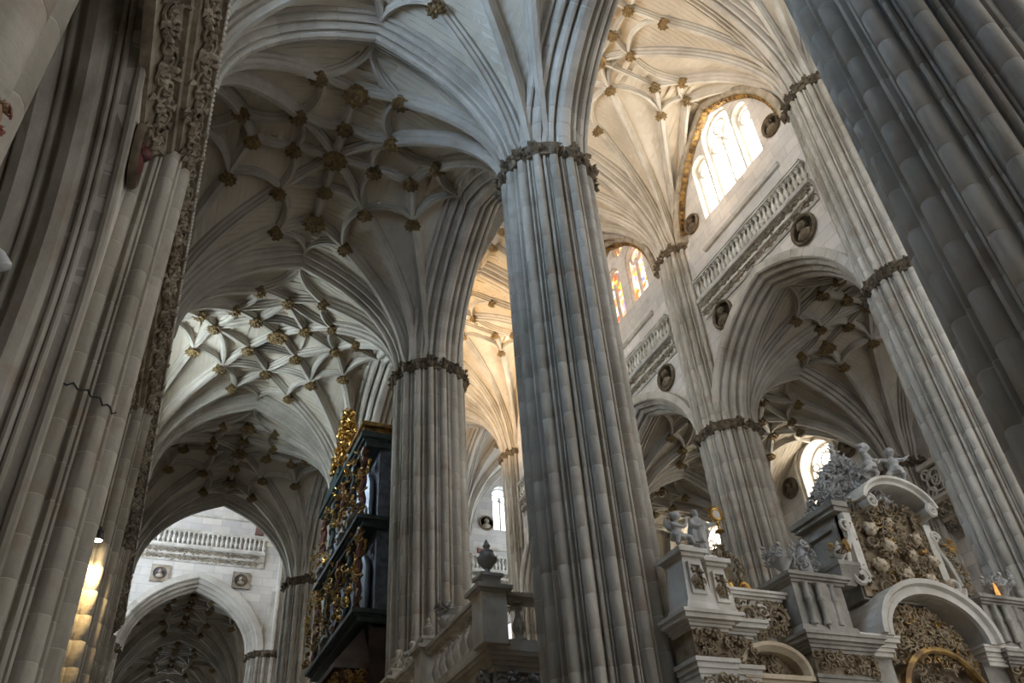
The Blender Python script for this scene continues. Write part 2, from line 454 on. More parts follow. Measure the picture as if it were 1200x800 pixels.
# ------------------------------------------------------------------ vaults
class Vault:
    def __init__(s, hx, hy, k, R, r0=.65, p=3.):
        s.hx, s.hy, s.k, s.R, s.r0, s.p = hx, hy, k, R, r0, p
    def H(s, q): q = max(0, min(q, s.R)); return s.k*math.sqrt(max(0, 2*s.R*q-q*q))
    def z(s, u, v):
        dx, dy = max(0, s.hx-abs(u)), max(0, s.hy-abs(v))
        return s.H((dx**s.p+dy**s.p)**(1/s.p)-s.r0)
    def nrm(s, u, v):
        e = .03
        return Vector((-(s.z(u+e, v)-s.z(u-e, v))/(2*e), -(s.z(u, v+e)-s.z(u, v-e))/(2*e), 1)).normalized()
    def web(s, mat, n=30):
        m = MB(); vs = []
        g = [math.sin((i/n-.5)*PI)*.55+(i/n-.5)*2*.45 for i in range(n+1)]
        for j in range(n+1):
            for i in range(n+1):
                u, v = g[i]*s.hx, g[j]*s.hy; vs.append((u, v, s.z(u, v)))
        fs = [(j*(n+1)+i, j*(n+1)+i+1, (j+1)*(n+1)+i+1, (j+1)*(n+1)+i) for j in range(n) for i in range(n)]
        return m.add(vs, fs).mesh('web', mat, True)
    def stones(s, mat, nc=26, seed=3):
        # ashlar of the webs: four cells, courses running from the groins to the ridge
        m = MB(); rr = random.Random(seed)
        for cell in range(4):
            for c in range(nc):
                a0, a1 = c/nc, (c+1)/nc            # towards the wall: 0 at crown, 1 at edge
                # across the cell, from diagonal to diagonal
                half = (a0+a1)/2
                L = 2*half*(s.hx if cell % 2 else s.hy)
                k = max(1, int(L/1.05)); off = rr.random()*.5
                cuts = [-1]+sorted(max(-1, min(1, -1+2*(i+off)/k)) for i in range(k))+[1]
                for b0, b1 in zip(cuts[:-1], cuts[1:]):
                    if b1-b0 < .02: continue
                    q = []
                    ga = .007
                    for a, b in ((a0, b0), (a0, b1), (a1, b1), (a1, b0)):
                        aa = a+(ga/s.hx if a == a0 else -ga/s.hx); bb = b*half
                        bb = b*aa if abs(b) > .999 else b*half
                        bb += (ga if b == b0 else -ga)/s.hy
                        q.append({0: (aa, bb), 1: (bb, aa), 2: (-aa, bb), 3: (bb, -aa)}[cell])
                    up = []; lo = []
                    for x, y in q:
                        u, v = max(-1, min(1, x))*s.hx, max(-1, min(1, y))*s.hy
                        nn = s.nrm(u, v); p = Vector((u, v, s.z(u, v)))
                        if nn.z < .06: break
                        up.append(p+.02*nn); lo.append(p-.006*nn)
                    if len(up) == 4:
                        m.add(up+lo, [(7,6,5,4), (0,1,5,4), (1,2,6,5), (2,3,7,6), (3,0,4,7)])
        return m.mesh('web_stonework', mat)
    def rib(s, pts, wd=.30, dp=.34, start=False, mat=ARCHS, n=14):
        # pts in normalised plan coords; sample, lift to the surface
        P = [Vector((a*s.hx, b*s.hy, 0)) for a, b in pts]
        seg = [(P[i+1]-P[i]).length for i in range(len(P)-1)]; tot = sum(seg)
        path = []
        for i in range(n+1):
            t = i/n
            if start: t = t**1.7
            d = t*tot; j = 0
            while j < len(seg)-1 and d > seg[j]: d -= seg[j]; j += 1
            path.append(P[j]+(P[j+1]-P[j])*(d/seg[j] if seg[j] else 0))
        if start:                                              # begin at the springing ring
            path = [p for p in path if (max(0, s.hx-abs(p.x))**s.p+max(0, s.hy-abs(p.y))**s.p)**(1/s.p) > s.r0*.98]
            d0 = path[0].copy()
            c = P[0]; di = (path[0]-c)
            pn = (abs(di.x)**s.p+abs(di.y)**s.p)**(1/s.p)
            path.insert(0, c+di*(s.r0*1.0005/pn)); path.insert(1, c+di*(s.r0*1.03/pn)) if pn > s.r0*1.05 else None
        q3 = []; fr = []
        for i, p in enumerate(path): q3.append(Vector((p.x, p.y, s.z(p.x, p.y))))
        for i, p in enumerate(path):
            T_ = (q3[min(i+1, len(q3)-1)]-q3[max(i-1, 0)]).normalized()
            nn = s.nrm(p.x, p.y)
            if start and i < 2:
                c = P[0]; di = (p-c).normalized(); nn = Vector((-di.x, -di.y, .05)).normalized()
            B = T_.cross(nn).normalized(); Nn = B.cross(T_).normalized()
            if Nn.dot(nn) < 0: Nn = -Nn
            fr.append((B, Nn))
        h = wd/2
        prof = [(-h, .06), (-h, -dp*.30), (-h*.68, -dp*.40), (-h*.68, -dp*.62), (-h*.36, -dp*.78), (-h*.36, -dp), (h*.36, -dp), (h*.36, -dp*.78), (h*.68, -dp*.62), (h*.68, -dp*.40), (h, -dp*.30), (h, .06)]
        return MB().sweep(q3, prof, fr).mesh('rib', mat)
def curve2(a, b, bend, n=5):
    a, b = Vector(a), Vector(b); d = b-a; nrm_ = Vector((-d.y, d.x))
    return [tuple(a+d*(i/n)+nrm_*bend*4*(i/n)*(1-i/n)) for i in range(n+1)]
def sym4(lst):
    out = []; seen = set()
    for pts, kw in lst:
        for sx in (1, -1):
            for sy in (1, -1):
                q = [(sx*a, sy*b) for a, b in pts]
                key = tuple(sorted(((round(q[0][0], 3), round(q[0][1], 3)), (round(q[-1][0], 3), round(q[-1][1], 3))))) + (round(q[len(q)//2][0], 3), round(q[len(q)//2][1], 3))
                if key in seen: continue
                seen.add(key); out.append((q, kw))
    return out
S = dict(start=True, n=18, wd=.38, dp=.46); C_ = dict(n=8, wd=.27, dp=.32); D_ = dict(n=8, wd=.31, dp=.36)
STAR = sym4([([(1, 1), (.30, .33)], S), ([(.30, .33), (0, 0)], D_), ([(1, 1), (.25, .67)], S), ([(1, 1), (.63, .27)], S),
    ([(.25, .67), (0, .57)], D_), ([(.63, .27), (.53, 0)], D_), ([(0, 0), (0, .57)], D_), ([(0, 0), (.53, 0)], D_),
    (curve2((.25, .67), (0, 1), .19), C_), (curve2((.63, .27), (1, 0), -.19), C_),
    (curve2((.30, .33), (.25, .67), .17), C_), (curve2((.30, .33), (.63, .27), -.17), C_),
    (curve2((.30, .33), (0, .28), .13), C_), (curve2((.30, .33), (.27, 0), -.13), C_)])
STAR_B = [(0, 0, 1)]+[(sx*a, sy*b, 0) for a, b in ((.30, .33), (.25, .67), (.63, .27)) for sx in (1, -1) for sy in (1, -1)]+[(0, s*.28, 0) for s in (1, -1)]+[(s*.27, 0, 0) for s in (1, -1)]+[(0, s*.57, 1) for s in (1, -1)]+[(s*.53, 0, 0) for s in (1, -1)]
NET = sym4([([(1, 1), (.39, .41)], S), ([(.39, .41), (.2, .2)], D_), ([(.2, .2), (0, 0)], D_), ([(1, 1), (.25, .68)], S), ([(1, 1), (.63, .25)], S),
    ([(.25, .68), (0, .5)], D_), ([(.63, .25), (.5, 0)], D_), ([(.2, .2), (0, .5)], D_), ([(.2, .2), (.5, 0)], D_),
    (curve2((.39, .41), (0, .5), .10), C_), (curve2((.39, .41), (.5, 0), -.10), C_),
    (curve2((.39, .41), (.25, .68), .14), C_), (curve2((.39, .41), (.63, .25), -.14), C_),
    (curve2((.25, .68), (0, 1), .19), C_), (curve2((.63, .25), (1, 0), -.19), C_),
    ([(.2, .2), (-.2, .2)], C_) ])
NET_B = [(0, 0, 1)]+[(sx*a, sy*b, 0) for a, b in ((.39, .41), (.2, .2), (.25, .68), (.63, .25)) for sx in (1, -1) for sy in (1, -1)]+[(0, s*.5, 0) for s in (1, -1)]+[(s*.5, 0, 0) for s in (1, -1)]
NAVE = sym4([([(1, 1), (.18, .20)], S), ([(.18, .20), (0, 0)], D_), ([(1, 1), (.24, .62)], S), ([(1, 1), (.59, .20)], S), ([(1, 1), (.74, 0)], S),
    ([(.24, .62), (0, .57)], D_), ([(.59, .20), (.46, 0)], D_), ([(0, 0), (0, .57)], D_), ([(0, 0), (.46, 0)], D_), ([(.74, 0), (1, 0)], D_), ([(0, .57), (0, 1)], D_),
    (curve2((.18, .20), (0, .30), .10), C_), (curve2((.18, .20), (.18, -.20), -.16), C_),
    (curve2((.18, .20), (.24, .62), .20), C_), (curve2((.18, .20), (.59, .20), -.17), C_), (curve2((.59, .20), (.74, 0), -.12), C_)])
NAVE_B = [(0, 0, 1)]+[(sx*a, sy*b, 0) for a, b in ((.18, .20), (.24, .62), (.59, .20)) for sx in (1, -1) for sy in (1, -1)]+[(0, s*.30, 0) for s in (1, -1)]+[(0, s*.57, 0) for s in (1, -1)]+[(s*.46, 0, 0) for s in (1, -1)]+[(s*.74, 0, 0) for s in (1, -1)]
AISLE = Vault((XN-XW)/2, BAY/2, .77, 6.5)
NAVEV = Vault((XS-XN)/2, BAY/2, .84, 8.0)
CROSS = Vault((XS-XN)/2, (YT-YB[5])/2, .84, 8.0)
ARM = Vault((XN-XW)/2, (YT-YB[5])/2, .90, 8.0)
CHAP = Vault(3.0, 4.3, .72, 5.0, .4)
def vault(label, V, pat, bosses, key, x, y, z, stonework=True):
    e = struct('ceiling', label, None, (x, y, z))
    link('web', cached((key, 'web'), lambda: V.web(WEBJ if stonework else WEB)), e)
    if stonework:
        o = link('web_stonework', cached((key, 'st'), lambda: V.stones(WEB)), e); o['kind'] = 'stuff'
    ribs = cached((key, 'ribs'), lambda: [V.rib(p, **kw) for p, kw in pat])
    for me in ribs: link('rib', me, e)
    for u, v, big in bosses:
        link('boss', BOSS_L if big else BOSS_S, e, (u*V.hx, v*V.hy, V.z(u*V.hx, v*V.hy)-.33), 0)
    return e
vault('pale star vault of the aisle above the camera with blue-lit webs', AISLE, STAR, STAR_B, 'star', XA, (YB[1]+YB[2])/2, ZC)
vault('aisle vault behind the camera', AISLE, STAR, STAR_B, 'star', XA, (YB[0]+YB[1])/2, ZC)
vault('high nave vault behind the camera', NAVEV, NAVE, NAVE_B, 'nave', XM, (YB[0]+YB[1])/2, ZNC)
vault('dark star vault of the aisle with gilt bosses and curved ribs', AISLE, STAR, STAR_B, 'star', XA, (YB[2]+YB[3])/2, ZC)
vault('bright grey-white net vault of the aisle beside the organ', AISLE, NET, NET_B, 'net', XA, (YB[3]+YB[4])/2, ZC)
vault('dark star vault of the aisle just before the transept wall', AISLE, STAR, STAR_B, 'star', XA, (YB[4]+YB[5])/2, ZC)
vault('dim star vault through the arch in the transept wall', AISLE, STAR, STAR_B, 'star', XA, (YE[0]+YE[1])/2, ZC)
vault('darker star vault second beyond the transept wall', AISLE, STAR, STAR_B, 'star', XA, (YE[1]+YE[2])/2, ZC)
vault('pale net vault third beyond the transept wall', AISLE, NET, NET_B, 'net', XA, (YE[2]+YE[3])/2, ZC)
vault('dark brown star vault of the far aisle through the wide nave arch', AISLE, STAR, STAR_B, 'star', XSA, (YB[2]+YB[3])/2, ZC)
vault('sunlit net vault of the far aisle beside the traceried window', AISLE, NET, NET_B, 'net', XSA, (YB[3]+YB[4])/2, ZC)
vault('star vault of the far aisle behind the saint statue', AISLE, STAR, STAR_B, 'star', XSA, (YB[4]+YB[5])/2, ZC)
vault('golden-lit high nave vault with a ring of ribs about its boss', NAVEV, NAVE, NAVE_B, 'nave', XM, (YB[2]+YB[3])/2, ZNC)
vault('high nave vault above the carved screen', NAVEV, NAVE, NAVE_B, 'nave', XM, (YB[1]+YB[2])/2, ZNC)
vault('high nave vault over the stained glass window', NAVEV, NAVE, NAVE_B, 'nave', XM, (YB[3]+YB[4])/2, ZNC)
vault('warm golden high vault in the gap between the two near piers', NAVEV, NAVE, NAVE_B, 'nave', XM, (YB[4]+YB[5])/2, ZNC)
vault('high vault over the crossing', CROSS, NAVE, NAVE_B, 'cross', XM, (YB[5]+YT)/2, ZNC)
vault('high vault over the transept arm at the aisle end', ARM, STAR, STAR_B, 'arm', XA, (YB[5]+YT)/2, ZNC, False)
vault('high vault over the far transept arm above the small distant window', ARM, STAR, STAR_B, 'arm', XSA, (YB[5]+YT)/2, ZNC, False)
vault('high vault of the sanctuary beyond the crossing', NAVEV, NAVE, NAVE_B, 'nave', XM, (YE[0]+YE[1])/2, ZNC)
vault('shadowed chapel vault behind the aisle wall', CHAP, NET, NET_B[:9], 'chapel', -6.6, 8.25, 11.2, False)
# ------------------------------------------------------------------ arches of separate voussoirs
def arch_path(V, h, n):
    phm = math.acos(max(-1, 1-(h-V.r0)/V.R))
    L = []
    for i in range(n+1):
        ph = phm*i/n; s_ = V.R*(1-math.cos(ph))
        L.append((-h+V.r0+s_, V.k*V.R*math.sin(ph)))
    return L+[(-x, z) for x, z in reversed(L[:-1])]
def arch_prof(wd, dp):
    h = wd/2; q = dp/.6
    half = [(-1, .25), (-1, -.08), (-.94, -.15), (-.87, -.15), (-.83, -.05), (-.78, -.20), (-.70, -.31), (-.62, -.33), (-.56, -.27), (-.53, -.16), (-.46, -.34), (-.40, -.47), (-.32, -.49), (-.26, -.42), (-.22, -.34), (-.18, -.55), (-.09, -.61)]
    half = [(a*h, b*q if b < 0 else b) for a, b in half]
    return half+[(-a, b) for a, b in reversed(half)]
def arch_meshes(V, h, wd, dp, nv, mat=ARCHS):
    pts = arch_path(V, h, nv*2//2)
    P = [Vector((x, 0, z)) for x, z in pts]; fr = []
    n = len(P)
    for i in range(n):
        mid = n//2
        if i == mid: t = Vector((1, 0, 0))
        elif i < mid: t = (P[i+1 if i+1 <= mid else i]-P[max(i-1, 0)]).normalized()
        else: t = (P[min(i+1, n-1)]-P[i-1 if i-1 >= mid else i]).normalized()
        out = Vector((-t.z, 0, t.x))
        fr.append((Vector((0, 1, 0)), out))
    prof = arch_prof(wd, dp); res = []
    for i in range(n-1):
        d = P[i+1]-P[i]; g = d*min(.25, .008/max(d.length, .01))
        res.append(MB().sweep([P[i]+g, P[i+1]-g], prof, [fr[i], fr[i+1]]).mesh('voussoir', mat))
    core = MB().sweep(P, [(a*.985, b+(.012 if b < 0 else 0)) for a, b in prof], fr).mesh('mortar_core', MORTAR)
    return res, core
def arch(label, key, V, h, wd, dp, x, y, z, rz=0, nv=11, mat=ARCHS):
    e = struct('stone_arch', label, None, (x, y, z), rz)
    vo, core = cached(('arch', key), lambda: arch_meshes(V, h, wd, dp, nv, mat))
    link('mortar_core', core, e)
    for me in vo: link('voussoir', me, e)
    return e
HA = (XN-XW)/2
for y, lab in ((YB[1], 'transverse aisle arch overhead'), (YB[2], 'first moulded transverse arch in front of the dark star vault'), (YB[3], 'moulded transverse arch framing the bright net vault'),
               (YB[4], 'moulded transverse arch behind the bright net vault'), (YB[5], 'dark moulded arch opening to the transept'),
               (YE[1], 'dim transverse arch beyond the transept wall'), (YE[2], 'farther dim transverse arch beyond the transept wall')):
    arch(lab, 'aisle', AISLE, HA, 1.15, .60, XA, y, ZC)
arch('pale moulded arch in the transept wall below the balustrade', 'aisleE', AISLE, HA, 1.9, .70, XA, YT, ZC)
arch('moulded arch in the far transept wall', 'aisleE', AISLE, HA, 1.9, .70, XSA, YT, ZC)
for y, lab in ((YB[2], 'near transverse arch of the far aisle'), (YB[3], 'transverse arch of the far aisle before the traceried window'), (YB[4], 'transverse arch of the far aisle behind the saint statue'), (YB[5], 'last transverse arch of the far aisle')):
    arch(lab, 'aisle', AISLE, HA, 1.15, .60, XSA, y, ZC)
ARC = Vault(BAY/2, BAY/2, .77, 6.5)
for i in range(1, 5):
    yc = (YB[i]+YB[i+1])/2
    arch(['moulded arcade arch rising from the blue-lit pier overhead', 'moulded arcade arch between the two near piers', 'moulded arcade arch in front of the gilded organ', 'moulded arcade arch next to the transept'][i-1],
         'arcade', ARC, BAY/2, 1.9, .62, XN, yc, ZC, PI/2)
    if i > 1:
        arch(['', 'wide nave arch opening on the dark vault of the far aisle', 'nave arch opening on the sunlit vault of the far aisle', 'nave arch of the far arcade beside the crossing'][i-1],
             'arcade', ARC, BAY/2, 1.9, .62, XS, yc, ZC, PI/2)
HN = (XS-XN)/2
for y, lab in ((YB[2], 'high transverse nave arch above the carved screen'), (YB[3], 'high transverse nave arch above the golden vault'), (YB[4], 'high transverse nave arch by the stained glass'),
               (YB[5], 'high crossing arch'), (YT, 'high arch to the sanctuary')):
    arch(lab, 'nave', NAVEV, HN, 1.5, .62, XM, y, ZNC)
CRA = Vault(6.1, 6.1, .86, 8.0)
for x, lab in ((XN, 'high arch between crossing and transept arm'), (XS, 'high arch between crossing and far transept arm')):
    arch(lab, 'cross', CRA, (YT-YB[5])/2, 1.5, .62, x, (YB[5]+YT)/2, ZNC, PI/2)
# ------------------------------------------------------------------ walls
def lancet(c, h, z0, z1, n=8):
    return [(c-h, z0), (c+h, z0)]+[(c+h*math.cos(PI*i/n), z1-h+h*math.sin(PI*i/n)) for i in range(n+1)]
def circle(c, z, r, n=16): return [(c+r*math.cos(2*PI*i/n), z+r*math.sin(2*PI*i/n)) for i in range(n)]
def arch_open(V, h, dp, zb):
    P = arch_path(V, h, 12)
    return P
def arcade_wall_loop(y0, y1, ztop, V, h, z0):
    yc = (y0+y1)/2; P = arch_path(V, h, 12)
    inner = [(yc+x, z0+z) for x, z in P]
    return [(y0, z0), (y0, ztop), (y1, ztop), (y1, z0)]+list(reversed(inner))
MX = lambda a, b, w_: (w_, a, b)          # plate in the yz plane
MY = lambda a, b, w_: (a, w_, b)          # plate in the xz plane
win_n = [0]
def window(label, lights, circles, x, xin, pane, mullions=(), rings=(), kind='x'):
    # lights / circles: 2-D loops; x: pane position, xin: position of the bars; kind: which plane
    win_n[0] += 1
    e = struct('window_%d' % win_n[0], label)
    f = MX if kind == 'x' else MY
    for l in lights+circles:
        link('pane', MB().plate([l], x, x+.05, f).mesh('pane', pane), e)
    for l in lights+circles:
        P = [Vector(f(a, b, xin)) for a, b in l]
        link('frame', MB().tube(P+[P[0]], .11, 6).mesh('frame', MARB, True), e)
    for a, b, c, d, r in mullions:
        link('mullion', MB().tube([f(a, b, xin), f(c, d, xin)], r, 6).mesh('mullion', MARB, True), e)
    for a, b, r, q in rings:
        P = [f(u, v, xin) for u, v in circle(a, b, r, 14)]
        link('tracery_ring', MB().tube(P+[P[0]], q, 5).mesh('tracery_ring', MARB, True), e)
    return e
def tripartite(c):
    L = [lancet(c+1.62, .52, 28.5, 32.1), lancet(c, .98, 28.5, 33.5), lancet(c-1.62, .52, 28.5, 32.1)]
    mull = [(c, 28.5, c, 31.6, .11)]
    rings = [(c-.45, 31.9, .40, .075), (c+.45, 31.9, .40, .075), (c, 32.75, .40, .075), (c+1.62, 31.45, .38, .07), (c-1.62, 31.45, .38, .07)]
    return L, [], mull, rings
def twinned(c):
    c -= .8
    L = [lancet(c+1.12, .78, 28.7, 32.3), lancet(c-1.12, .78, 28.7, 32.3)]
    mull = [(c+s*1.12, 28.7, c+s*1.12, 31.3, .10) for s in (1, -1)]
    rings = [(c+s*1.12, 31.55, .46, .08) for s in (1, -1)]+[(c, 33.15, .28, .07)]
    return L, [circle(c, 33.15, .62)], mull, rings
for i in range(0, 5):
    y0, y1 = YB[i], YB[i+1]; c = (y0+y1)/2
    tw = (i == 3)
    L, O, mu, ri = twinned(c) if tw else tripartite(c)
    if True:
        m = MB().plate([arcade_wall_loop(y0, y1, 36, ARC, BAY/2, ZC)]+L+O, XS-.6, XS+.6, MX)
        struct('wall_south_nave', ['nave wall behind the camera', 'nave wall beside the camera', 'pale nave wall over the wide arch, with medallions and three-light window', 'nave wall with the stained glass window', 'nave wall next to the crossing'][i], m.mesh('wall_south_nave', WALLY))
        window(['clerestory window behind the camera', 'clerestory window beside the camera', 'bright clerestory window of three round-headed lights', 'clerestory window of red and gold stained glass with an oculus', 'far clerestory window beside the crossing'][i], L, O, XS-.30 if tw else XS+.05, XS-.42 if tw else XS-.22, PANE_ST if tw else PANE_S, mu, ri)
    m = MB().plate([arcade_wall_loop(y0, y1, 36, ARC, BAY/2, ZC)]+L+O, XN-.6, XN+.6, MX)
    struct('wall_north_nave', 'nave wall above the near arcade', m.mesh('wall_north_nave', WALLY))
    window('clerestory window above the near arcade', L, O, XN-.45, XN-.05, PANE_C, mu, ri)
# aisle outer wall on the far side: windows in the two bays toward the crossing, blank by the dark vault
def rosewin(c, d=0.):
    L = [lancet(c, 1.25, 18.9, 23.0, 12)]
    rings = [(c, 22.1, .42, .07), (c-.62, 21.5, .40, .07), (c+.62, 21.5, .40, .07), (c, 21.05, .40, .07), (c-.85, 22.05, .22, .06), (c+.85, 22.05, .22, .06), (c-.55, 20.65, .36, .06), (c+.55, 20.65, .36, .06), (c, 22.72, .18, .05)]
    mull = [(c-.42, 18.9, c-.42, 20.4, .07), (c+.42, 18.9, c+.42, 20.4, .07)]
    if d:
        L = [[(a, b+d) for a, b in L[0]]]; rings = [(a, b+d, r, q) for a, b, r, q in rings]; mull = [(a, b+d, e_, f_+d, r) for a, b, e_, f_, r in mull]
    return L, [], mull, rings
for i in range(1, 5):
    y0, y1 = YB[i], YB[i+1]; c = (y0+y1)/2; has = i in (3, 4)
    L, O, mu, ri = rosewin(c)
    m = MB().plate([[(y0, 0), (y1, 0), (y1, 26), (y0, 26)]]+(L if has else []), XSW-.1, XSW+1.3, MX)
    struct('wall_south', ['plain far aisle wall', 'brown far aisle wall under the dark vault', 'far aisle wall around the traceried window', 'far aisle wall around the window behind the saint'][i-1], m.mesh('wall_south', WALLY))
    if has:
        window(['round-headed window with circle tracery behind the carved gable', 'narrow-looking bright window behind the monstrance'][i-3], L, O, XSW+1.1, XSW+.7, PANE_S, mu, ri)
        struct('trim_%d' % i, 'moulded stone surround of the aisle window', MB().sweep([Vector((XSW-.12, a, b)) for a, b in lancet(c, 1.5, 18.7, 23.35, 14)],
            [(-.10, -.08), (.10, -.08), (.12, .05), (0, .12), (-.12, .05)], [(Vector((1, 0, 0)), Vector((0, math.cos(t), math.sin(t)))) for t in [PI*1.25, PI*1.75]+[PI*k/14 for k in range(15)]], True).mesh('trim', MARB))
# north aisle wall with chapel arches and upper windows
CHA = Vault(BAY/2, 4.2, .86, 5.6, .3)
CH_H = 3.75; CH_Z = 10.0
CHV = Vault(CH_H, CH_H, 1.15, 5.2, .0)
for i in range(0, 5):
    y0, y1 = YB[i], YB[i+1]; c = (y0+y1)/2; has = i in (0, 1, 3)
    P = [(c+x, CH_Z+z) for x, z in arch_path(CHV, CH_H, 10)]
    outer = [(y0, 0), (y0, 26), (y1, 26), (y1, 0), (c+CH_H, 0)]+list(reversed(P))+[(c-CH_H, 0)]
    Lw, O, mu, ri = rosewin(c, -1.5)
    m = MB().plate([outer]+(Lw if has else []), -1.8, -3.2, MX)
    struct('wall_north', ['aisle wall behind the camera', 'aisle wall around the nearest chapel arch', 'aisle wall under the dark star vault', 'aisle wall under the bright net vault', 'aisle wall next to the transept'][i], m.mesh('wall_north', WALLY))
    if has: window('aisle window lighting the %s vault' % ('camera bay', 'blue-lit', '', 'bright net')[i], Lw, O, -3.0, -2.6, PANE_N3 if i == 3 else PANE_N0 if i == 0 else PANE_N, mu, ri)
    # splayed jamb mouldings of the chapel arch
    e = struct('chapel_arch', ['chapel arch behind the camera', 'moulded arch of the nearest chapel, its rolls curving up beside the cable-hung half pier', 'chapel arch beyond the first half pier', 'chapel arch beyond the lamp', 'last chapel arch before the transept'][i])
    for j, (dx, dy, r) in enumerate(((-1.86, -.01, .09), (-2.14, -.05, .055), (-2.26, -.06, .055), (-2.62, -.06, .23), (-2.98, -.05, .06), (-3.28, -.06, .20), (-3.56, -.04, .07))):
        V2 = Vault(CH_H+dy, 1, 1.15, 5.2+dy, 0.)
        pp = arch_path(V2, CH_H+dy, 12)
        path = [(dx, c-CH_H-dy, z) for z in (0, 5)]+[(dx, c+x, CH_Z+z) for x, z in pp]+[(dx, c+CH_H+dy, z) for z in (5, 0)]
        link('arch_roll', MB().tube(path, r, 8).mesh('arch_roll', PIER, True), e)
    rev = []
    # splayed reveal
    V2 = Vault(CH_H, 1, 1.15, 5.2, 0.)
    A = [(-1.82, c-CH_H, 0)]+[(-1.82, c+x, CH_Z+z) for x, z in arch_path(CHV, CH_H, 12)]+[(-1.8, c+CH_H, 0)]
    Bq = [(-3.7, c-CH_H+.03, 0)]+[(-3.7, c+x*.992, CH_Z+z*.992) for x, z in arch_path(V2, CH_H, 12)]+[(-3.7, c+CH_H-.03, 0)]
    n = len(A)
    link('reveal', MB().add(A+Bq, [(k, k+1, n+k+1, n+k) for k in range(n-1)]).mesh('reveal', PIER), e)
m = MB().box(-10.2, -9.6, -7, 43, 0, 18); struct('wall_chapel_back', 'dark back wall of the chapels', m.mesh('wall_chapel_back', WALLY))
for k in range(0, 6):
    struct('wall_chapel_%d' % k, 'dark cross wall between chapels', MB().box(-9.7, -3.2, YB[k]-.75, YB[k]+.75, 0, 18).mesh('wall_chapel', WALLX))
struct('ceiling_chapels', 'dark upper slab over the chapels', MB().box(-10, -3.2, -7, 43, 16.4, 16.8).mesh('ceiling_chapels', WEB))
# transept walls
for side, x0, x1 in ((0, XW-1.0, XN), (1, XS, XSW+1.0)):
    cx = XA if side == 0 else XSA
    P = [(cx+x, ZC+z) for x, z in arch_path(AISLE, HA, 12)]
    for yy, nm in ((YT, 'wall_east'), (YB[5], 'wall_west_transept')):
        outer = [(x0, 0 if x0 < cx-HA-.5 else ZC), (x0, 37), (x1, 37), (x1, ZC if side == 0 else 0)]
        if side == 0: outer = [(x0, 0), (x0, 37), (x1, 37), (x1, ZC)]+list(reversed(P))+[(XW, 0)]
        else: outer = [(x0, ZC), (x0, 37), (x1, 37), (x1, 0), (XSW, 0)]+list(reversed(P))
        wx = 24.45 if side else cx
        L = [lancet(wx, .8, 29.2, 33.0)] if side else [lancet(cx, 1.3, 29.4, 33.4)]
        m = MB().plate([outer]+L, yy-.55, yy+.55, MY)
        struct(nm, ('pale transept wall with balustrade and square painted plaques' if side == 0 else 'far transept wall with a small bright window') if yy == YT else 'transept wall turned away above the aisle arch', m.mesh(nm, WALLX))
        window('small distant bright window over the far balustrade' if side and yy == YT else 'high transept window above an aisle arch', L, [], yy+(.4 if yy == YT else -.4), yy, PANE_T,
               [(wx, 29.2, wx, 32.2, .09)], [(wx-.4, 32.1, .34, .07), (wx+.4, 32.1, .34, .07)], 'y')
for x, lab in ((XW-1.2, 'wall_north_transept'), (XSW+1.2, 'wall_south_transept')):
    s = -1 if x < 0 else 1
    cy = (YB[5]+YT)/2
    L = [lancet(cy-2.6, 1.5, 19, 31), lancet(cy+2.6, 1.5, 19, 31)]
    struct(lab, 'end wall of the transept arm with tall windows', MB().plate([[(YB[5]-.5, 0), (YT+.5, 0), (YT+.5, 37), (YB[5]-.5, 37)]]+L, x-.5, x+.5, MX).mesh(lab, WALLY))
    window('tall transept end window', L, [], x+s*.35, x, PANE_T)
# beyond the transept
struct('wall_north_east', 'aisle wall beyond the transept', MB().box(-2.8, -2.0, YT, 86, 0, 25).mesh('wall_north_east', WALLY))
struct('wall_end', 'dim end wall of the aisle beyond the transept', MB().box(-3, XS+12, 85, 86, 0, 37).mesh('wall_end', WALLX))
struct('wall_sanctuary_north', 'sanctuary wall beyond the crossing', MB().plate([[(YT, ZC+5), (85, ZC+5), (85, 37), (YT, 37)]], XN-.5, XN+.5, MX).mesh('wall_sanctuary', WALLY))
struct('wall_sanctuary_south', 'far sanctuary wall beyond the crossing', MB().plate([[(YT, 0), (85, 0), (85, 37), (YT, 37)]], XS-.5, XS+.5, MX).mesh('wall_sanctuary', WALLY))
window('unseen glowing window added to brighten the far end of the aisle', [lancet(XA, 1.8, 12, 20)], [], 84.8, 84.6, PANE_T, kind='y')  # glowing pane out of view, added to brighten the last aisle bay
struct('wall_west_blocker', 'unseen west wall added to block light entering the aisle behind the camera', MB().box(-3.2, XN-.4, -7.4, -6.8, 0, 26).mesh('wall_west_blocker', WALLX))  # added out of view to keep the western sky light out of the aisle
struct('floor', 'grey stone slab floor', MB().box(-10.5, 42, -12, 90, -.3, 0).mesh('floor', FLOORM))
# ------------------------------------------------------------------ cornices, balustrades, medallions
def place(o, X, Y, Z, loc):
    m_ = Matrix.Identity(4)
    for i, v in enumerate((X, Y, Z)):
        v = Vector(v).normalized()
        for j in range(3): m_[j][i] = v[j]
    m_.translation = loc
    o.matrix_basis = m_
    return o
def extrude_y(prof, y0, y1):            # profile in (x, z) extruded along y
    n = len(prof)
    vs = [(x, y0, z) for x, z in prof]+[(x, y1, z) for x, z in prof]
    fs = [(k, (k+1) % n, n+(k+1) % n, n+k) for k in range(n)]+[tuple(range(n-1, -1, -1)), tuple(range(n, 2*n))]
    return vs, fs
def extrude_x(prof, x0, x1):            # profile in (y, z) extruded along x
    n = len(prof)
    vs = [(x0, y, z) for y, z in prof]+[(x1, y, z) for y, z in prof]
    fs = [(k, (k+1) % n, n+(k+1) % n, n+k) for k in range(n)]+[tuple(range(n-1, -1, -1)), tuple(range(n, 2*n))]
    return vs, fs
